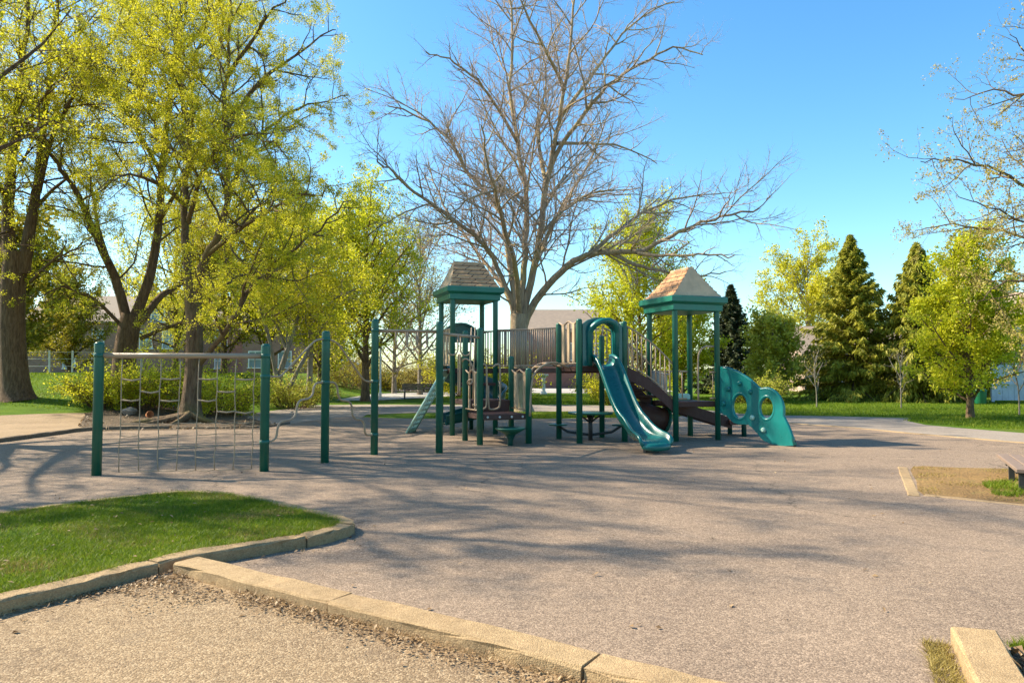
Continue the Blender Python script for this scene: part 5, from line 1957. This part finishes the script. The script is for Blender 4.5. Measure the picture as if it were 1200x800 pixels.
# white post fence on the left bank
root = thing('post_fence', 'pale thin post and rail fence across the top of the left bank', 'fence', (-34, 50, 1.5))
for k in range(12):
    x = -42 + k * 1.55
    mb = MB(); mb.box((x, 50, 1.5 + 0.75), (0.09, 0.09, 1.6), 0, 0.01); mb.build('fence_post', M['white_paint'], root)
mb = MB()
for z in (0.5, 1.0, 1.45):
    mb.tube([(-42, 50.05, 1.5 + z), (-25, 50.05, 1.5 + z)], 0.012, 6)
mb.build('fence_rail', M['white_paint'], root)

# pale pedestal on the lawn behind the arch climber
p = g(637, 462)
t = thing('drinking_fountain', 'pale pedestal fountain with a flared bowl on the lawn before the red brick building', 'fountain', p)
mb = MB(); mb.lathe((p.x, p.y, 0), [(0.26, 0), (0.24, 0.1), (0.13, 0.25), (0.12, 1.1), (0.16, 1.2)], 16); mb.build('pedestal', M['white_paint'], t)
mb = MB(); mb.lathe((p.x, p.y, 0), [(0.14, 1.2), (0.33, 1.34), (0.36, 1.44), (0.32, 1.46), (0.10, 1.40)], 20); mb.build('bowl', M['white_paint'], t)

# lamp post and a street sign near the far walk
p = gp(445.5, 460, 47)
t = thing('lamp_post', 'slim white pole beside the round headed tree', 'lamp post', p)
mb = MB(); mb.lathe(p, [(0.10, -0.05), (0.10, 0.3), (0.065, 0.36), (0.055, 3.2), (0.05, 3.25)], 12); mb.build('pole', M['white_paint'], t)
mb = MB(); mb.lathe(p, [(0.06, 3.25), (0.13, 3.32), (0.15, 3.6), (0.10, 3.7), (0.02, 3.76)], 12); mb.build('lamp', M['white_paint'], t)
p = gp(463, 450, 58)
t = thing('street_sign', 'small plain white sign on a thin pole beside the street', 'sign', p)
mb = MB(); mb.tube([p, p + UP * 1.9], 0.035, 8); mb.build('pole', M['galvanised'], t)
mb = MB(); mb.box(p + Vector((0, -0.05, 1.55)), (0.45, 0.02, 0.6), 0, 0.004); mb.build('sign_plate', M['white_paint'], t)


# ---- parked cars
def car(label, x, y, z, mat, rz=0.0):
    root = thing('parked_car', label, 'car', (0, 0, 0), 'cars parked along the far street')
    prof = [(-2.15, 0.32), (-2.2, 0.62), (-2.1, 0.86), (-1.45, 0.95), (-0.95, 1.38), (0.55, 1.42), (1.25, 0.98), (2.0, 0.86), (2.2, 0.66), (2.2, 0.34)]
    mb = MB()
    vs = []
    for yy, sc_ in ((-0.86, 0.97), (-0.80, 1.0), (0.80, 1.0), (0.86, 0.97)):
        for (a, b_) in prof:
            tap = 0.10 * max(0, (b_ - 0.9) / 0.5)
            vs.append((a * sc_, yy * (1 - tap), b_))
    n = len(prof)
    fs = [tuple(range(n)), tuple(range(3 * n, 4 * n))[::-1]]
    for r_ in range(3):
        for k in range(n):
            k2 = (k + 1) % n
            fs.append((r_ * n + k, r_ * n + k2, (r_ + 1) * n + k2, (r_ + 1) * n + k))
    mb.add(vs, fs)
    mb.build('body', M[mat], root)
    mb = MB()
    for sg in (-1, 1):
        q = [(-1.25, 0.97), (-0.88, 1.32), (0.48, 1.35), (1.02, 0.99)]
        mb.add([(a, sg * (0.865 - 0.09 * (b_ - 0.95) / 0.4), b_) for a, b_ in q] + [(a, sg * (0.80 - 0.09 * (b_ - 0.95) / 0.4), b_) for a, b_ in q],
               [(0, 1, 2, 3), (7, 6, 5, 4), (0, 4, 5, 1), (1, 5, 6, 2), (2, 6, 7, 3), (3, 7, 4, 0)])
    mb.build('window', M['glass_dark'], root)
    for sx_ in (-1.35, 1.35):
        for sg in (-1, 1):
            mb = MB()
            mb.tube([(sx_, sg * 0.70, 0.32), (sx_, sg * 0.885, 0.32)], 0.32, 18)
            w = mb.build('wheel', M['tyre'], root)
            mb = MB()
            mb.tube([(sx_, sg * 0.885, 0.32), (sx_, sg * 0.895, 0.32)], 0.19, 12)
            mb.build('rim', M['galvanised'], w)
    root.location = (x, y, z)
    root.rotation_euler = (0, 0, rz)


for lab, px, D, mat in (('white parked car behind the rope net', 283, 82, 'car_white'), ('dark purple parked car right of the white street sign', 475, 66, 'car_dark'),
                        ('silver parked car beyond the far park bench', 506, 68, 'car_silver'), ('dark parked car partly behind the spiral slide', 537, 67, 'car_dark'),
                        ('white parked car left of the slim white pole', 405, 67, 'car_white')):
    q = at(px, 445, D)
    car(lab, q.x, q.y, hgt(q.x, q.y) + 0.06, mat, 0.03)

# stone and orange flowerpot lying in the planting bed
p = gp(152, 480, 25.6)
mb = MB()
rs = np.random.RandomState(4)
bm = bmesh.new(); bmesh.ops.create_icosphere(bm, subdivisions=3, radius=0.24)
for v_ in bm.verts:
    v_.co *= 1 + 0.10 * math.sin(v_.co.x * 17 + 1) * math.cos(v_.co.y * 13) + 0.06 * math.sin(v_.co.z * 23)
    v_.co.z *= 0.62
me = bpy.data.meshes.new('stone'); bm.to_mesh(me); bm.free()
o = link('stone', me, M['path_grey']); o.location = p + UP * 0.14
tag(o, 'rounded grey stone in the mulch under the lime bush', 'stone')
paint('terracotta', (0.42, 0.15, 0.05), 0.8, 0.1)
p = gp(173, 485, 24.8)
mb = MB(); mb.lathe((0, 0, 0), [(0.07, 0), (0.105, 0.155), (0.12, 0.16), (0.12, 0.20), (0.10, 0.20), (0.07, 0.035)], 18)
o = mb.build('flowerpot', M['terracotta']); o.location = p + Vector((0, 0, 0.13)); o.rotation_euler = (R(80), 0, R(50))
tag(o, 'orange clay pot tipped on its side in the mulch bed', 'flowerpot')

# ================================================================== GROUND COVER


def blades(name, poly, n, h, w, z, mat, seed, lean=0.5, terrain=False, dens=None):
    rs = np.random.RandomState(seed)
    pl = [(p[0], p[1]) for p in poly]
    x0, x1 = min(p[0] for p in pl), max(p[0] for p in pl)
    y0, y1 = min(p[1] for p in pl), max(p[1] for p in pl)
    X, Y = [], []
    tot = 0
    while tot < n:
        x = rs.uniform(x0, x1, n); y = rs.uniform(y0, y1, n)
        k = in_poly(x, y, pl)
        if dens is not None:
            k &= rs.uniform(size=n) < dens(x, y)
        X.append(x[k]); Y.append(y[k]); tot += k.sum()
    X = np.concatenate(X)[:n]; Y = np.concatenate(Y)[:n]
    if terrain: Zg = np.array([hgt(a, b_) for a, b_ in zip(X, Y)]) + z
    else: Zg = np.full(n, z)
    base = np.stack([X, Y, Zg], 1)
    a = rs.uniform(0, 2 * PI, n)
    hh = h * rs.uniform(0.5, 1.3, n)
    ww = w * rs.uniform(0.6, 1.3, n)
    sd = np.stack([np.cos(a), np.sin(a), np.zeros(n)], 1) * (ww / 2)[:, None]
    ln = rs.normal(size=(n, 2)) * lean
    tip = base + np.stack([ln[:, 0] * hh, ln[:, 1] * hh, hh], 1)
    v = np.stack([base - sd, base + sd, tip], 1).reshape(-1, 3)
    f = np.arange(3 * n).reshape(n, 3)
    o = link(name, np_mesh(name, v, f, 3), mat)
    tag(o, kind='stuff')
    return o


def nz(x, y, s):
    return 0.5 + 0.25 * (np.sin(x * s * 1.7 + 1.3 * np.sin(y * s)) + np.sin(y * s * 2.1 + 1.7 * np.sin(x * s * 0.8 + 2)))


isl_in = [p for p in inner]
blades('grass', isl_in, 130000, 0.036, 0.0075, 0.10, M['grass_blade'], 1, 0.75, dens=lambda x, y: np.clip(0.12 + 1.1 * nz(x, y, 1.9) * (0.4 + nz(x + 3, y, 5.3)), 0.05, 1))
band = inset(isl, 0.135) + inset(isl, 0.25)[::-1]
blades('grass', band, 9000, 0.055, 0.007, 0.095, M['grass_blade'], 21, 0.9, dens=lambda x, y: 0.2 + 0.8 * nz(x, y, 6.0))
blades('dry_grass', band, 3500, 0.045, 0.006, 0.095, M['grass_dry'], 22, 1.0, dens=lambda x, y: nz(x + 2, y, 5.0))
blades('dry_grass', isl_in, 22000, 0.032, 0.007, 0.10, M['grass_dry'], 2, 0.8, dens=lambda x, y: np.clip(1.6 * (nz(x, y, 2.7) - 0.45), 0.02, 1))
lawnR = [Vector((8.6, 28.2, 0)), Vector((14.3, 26.6, 0)), Vector((12.8, 24.4, 0)), Vector((13.4, 21.6, 0)), Vector((15.4, 19.0, 0)), Vector((19.5, 16, 0)), Vector((30, 22, 0)), Vector((30, 44, 0)), Vector((10, 46, 0))]
blades('grass', lawnR, 90000, 0.085, 0.020, 0.0, M['grass_blade'], 3, 0.5, dens=lambda x, y: np.clip(1.3 - y / 46, 0.12, 1), terrain=True)
lawnL = [Vector((-33, 27.5, 0)), Vector((-20, 27.2, 0)), Vector((-16.4, 26.2, 0)), Vector((-14.2, 26.2, 0)), Vector((-13.6, 30, 0)), Vector((-11.5, 36, 0)), Vector((-16, 50, 0)), Vector((-42, 50, 0))]
blades('grass', lawnL, 70000, 0.085, 0.022, 0.0, M['grass_blade'], 4, 0.5, terrain=True)
lawnC = P2([(500, 489), (560, 489.8), (640, 489.8), (705, 489), (790, 488), (850, 487.3), (800, 486.8), (700, 483.5), (600, 484), (540, 485)])
blades('grass', lawnC, 16000, 0.085, 0.022, 0.0, M['grass_blade'], 5, 0.5)
lawnC2 = P2([(560, 473), (700, 473.5), (800, 476), (900, 484), (960, 485), (900, 466), (700, 463), (560, 464)])
blades('grass', lawnC2, 30000, 0.11, 0.035, 0.0, M['grass_blade'], 6, 0.5)
blades('grass', P2([(1150, 568), (1215, 560), (1290, 572), (1250, 590), (1165, 582)]), 5000, 0.06, 0.010, 0.02, M['grass_blade'], 7, 0.6, dens=lambda x, y: nz(x, y, 5))
blades('dry_grass', patch, 2500, 0.03, 0.009, 0.02, M['grass_dry'], 8, 0.9, dens=lambda x, y: np.clip(2 * (nz(x, y, 3) - 0.5), 0, 1))
# weeds along the kerb ends
blades('dry_grass', [Vector((2.0, 3.1, 0)), Vector((2.25, 3.75, 0)), Vector((2.54, 4.40, 0)), Vector((2.42, 4.45, 0)), Vector((2.18, 3.9, 0)), Vector((1.92, 3.2, 0))], 2600, 0.035, 0.006, 0.014, M['grass_dry'], 9, 0.9)
blades('grass', [Vector((2.86, 4.38, 0)), Vector((3.0, 4.40, 0)), Vector((3.02, 4.15, 0)), Vector((2.9, 4.1, 0))], 500, 0.05, 0.007, 0.02, M['grass_blade'], 10, 0.6)
ke = [K2A + d2 * s_ + Vector((d2.y * -1, d2.x, 0)) * 0.26 for s_ in (0.0, 1.5, 3, 4.5)]
kf = [p + Vector((-d2.y, d2.x, 0)) * 0.06 for p in ke][::-1]
blades('dry_grass', ke + kf, 1500, 0.03, 0.006, 0.014, M['grass_dry'], 12, 0.9, dens=lambda x, y: np.clip(2.2 * (nz(x, y, 4.0) - 0.55), 0, 1))


def litter(name, spots, size, mat, seed, flat=0.35):
    """fallen leaves: small curled quads lying on the ground"""
    rs = np.random.RandomState(seed)
    n = len(spots)
    c = np.array(spots)
    a = rs.uniform(0, 2 * PI, n)
    tx = np.stack([np.cos(a), np.sin(a), rs.normal(size=n) * flat], 1)
    ty = np.stack([-np.sin(a), np.cos(a), rs.normal(size=n) * flat], 1)
    s = size * rs.uniform(0.5, 1.6, n)[:, None]
    w = s * rs.uniform(0.3, 0.7, n)[:, None]
    up = np.array([[0, 0, 1.0]])
    v = np.stack([c - tx * s, c - ty * w + up * s * 0.28, c + tx * s + up * s * 0.1, c + ty * w + up * s * 0.28], 1)
    lift = np.maximum(0, 0.004 + c[:, 2:3] - v[:, :, 2].min(axis=1, keepdims=True))
    v[:, :, 2] += lift
    f1 = np.arange(4 * n).reshape(n, 4)
    tri = np.concatenate([f1[:, [0, 1, 2]], f1[:, [0, 2, 3]]])
    o = link(name, np_mesh(name, v.reshape(-1, 3), tri, 3), mat)
    tag(o, kind='stuff')


rs = np.random.RandomState(77)
sp_ = []
# drift of dead leaves against the near kerb
nk = Vector((d2.y, -d2.x, 0))
if nk.y > 0: nk = -nk
for k in range(3600):
    s_ = rs.uniform(0, 1) ** 1.5 * 5.2
    off = abs(rs.normal(0, 0.10)) + 0.01 + (0.25 * abs(rs.normal()) if s_ < 0.9 else 0)
    p = K2A + d2 * s_ + nk * off
    sp_.append((p.x, p.y, 0.03 + 0.035 * math.exp(-off / 0.08) * rs.uniform(0, 1)))
for k in range(1300):
    s_ = rs.uniform(0, 1) ** 1.4
    p = K2A.lerp(Vector((-4.6, 4.0, 0)), s_) + Vector((0.06 + abs(rs.normal(0, 0.09)) + 0.05, -0.08 + rs.normal(0, 0.06), 0))
    sp_.append((p.x, p.y, 0.028))
litter('leaf_litter', sp_, 0.011, M['dead_leaf'], 1, 0.3)
sp_ = []
for k in range(420):
    x, y = rs.uniform(-8, 9), rs.uniform(4.5, 18)
    sp_.append((x, y, 0.018))
for k in range(160):
    t = rs.uniform(0, 1)
    i = int(t * (len(isl) - 1)); p = isl[i]
    sp_.append((p.x + rs.normal(0, 0.12) + 0.08, p.y + rs.normal(0, 0.1) - 0.05, 0.02))
for k in range(260):
    x, y = rs.uniform(-7, -2.2), rs.uniform(5, 10)
    if in_poly(np.array([x]), np.array([y]), [(p[0], p[1]) for p in isl_in])[0]:
        sp_.append((x, y, 0.15))
sp_ += [tuple(g(740, 735, .018)), tuple(g(1090, 683, .018)), tuple(g(1036, 716, .018)), tuple(g(440, 631, .018))]
litter('leaf_litter', sp_, 0.017, M['dead_leaf'], 2, 0.25)
sp_ = []
for k in range(500):
    x = rs.uniform(2.5, 3.6); y = rs.uniform(3.2, 4.25) - 0.25 * (x - 2.6)
    sp_.append((x, y, 0.035))
for k in range(900):
    q = bed[rs.randint(len(bed))].lerp(bed[rs.randint(len(bed))], rs.uniform())
    sp_.append((q.x, q.y, 0.03 + hgt(q.x, q.y)))
litter('leaf_litter', sp_, 0.03, M['dead_leaf'], 3, 0.5)

# ================================================================== LIGHT, SKY, CAMERA
SUN_EL = R(40)
SUN_AZ = math.atan2(-0.962, 0.27)      # measured from +Y towards +X
w = bpy.data.worlds.new('World')
scene.world = w
w.use_nodes = True
nt = w.node_tree
bg = nt.nodes['Background']
sky = nt.nodes.new('ShaderNodeTexSky')
sky.sky_type = 'NISHITA'
sky.sun_disc = False
sky.sun_elevation = SUN_EL
sky.sun_rotation = SUN_AZ % (2 * PI)
sky.altitude = 0
sky.air_density = 1.0
sky.dust_density = 0.6
sky.ozone_density = 2.0
mul = nt.nodes.new('ShaderNodeMix'); mul.data_type = 'RGBA'; mul.blend_type = 'MULTIPLY'
mul.inputs[0].default_value = 1.0
mul.inputs[7].default_value = (0.90, 1.03, 0.98, 1)
hs = nt.nodes.new('ShaderNodeHueSaturation'); hs.inputs['Saturation'].default_value = 1.28
nt.links.new(sky.outputs[0], hs.inputs['Color'])
nt.links.new(hs.outputs[0], mul.inputs[6])
nt.links.new(mul.outputs[2], bg.inputs[0])
bg.inputs[1].default_value = 0.12
sl = bpy.data.lights.new('sun', 'SUN')
sl.energy = 4.7
sl.angle = R(0.53)
sl.color = (1.0, 0.89, 0.70)
so = bpy.data.objects.new('sun', sl)
COL.objects.link(so)
sd = Vector((math.sin(SUN_AZ) * math.cos(SUN_EL), math.cos(SUN_AZ) * math.cos(SUN_EL), math.sin(SUN_EL)))
so.rotation_euler = (-sd).to_track_quat('-Z', 'Y').to_euler()
so.location = sd * 60

cam = bpy.data.cameras.new('camera')
cam.sensor_width = 36
cam.lens = 36 * FPX / 1200
cam.clip_start = 0.05
cam.clip_end = 1500
co = bpy.data.objects.new('camera', cam)
COL.objects.link(co)
co.location = (0, 0, EYE)
co.rotation_euler = (PI / 2 + PITCH, 0, 0)
scene.camera = co
scene.view_settings.view_transform = 'Standard'
scene.view_settings.look = 'None'
scene.view_settings.gamma = 1
scene.view_settings.use_curve_mapping = False
scene.view_settings.exposure = 1.3
scene.render.engine = 'CYCLES'
scene.cycles.max_bounces = 6
scene.cycles.transparent_max_bounces = 4
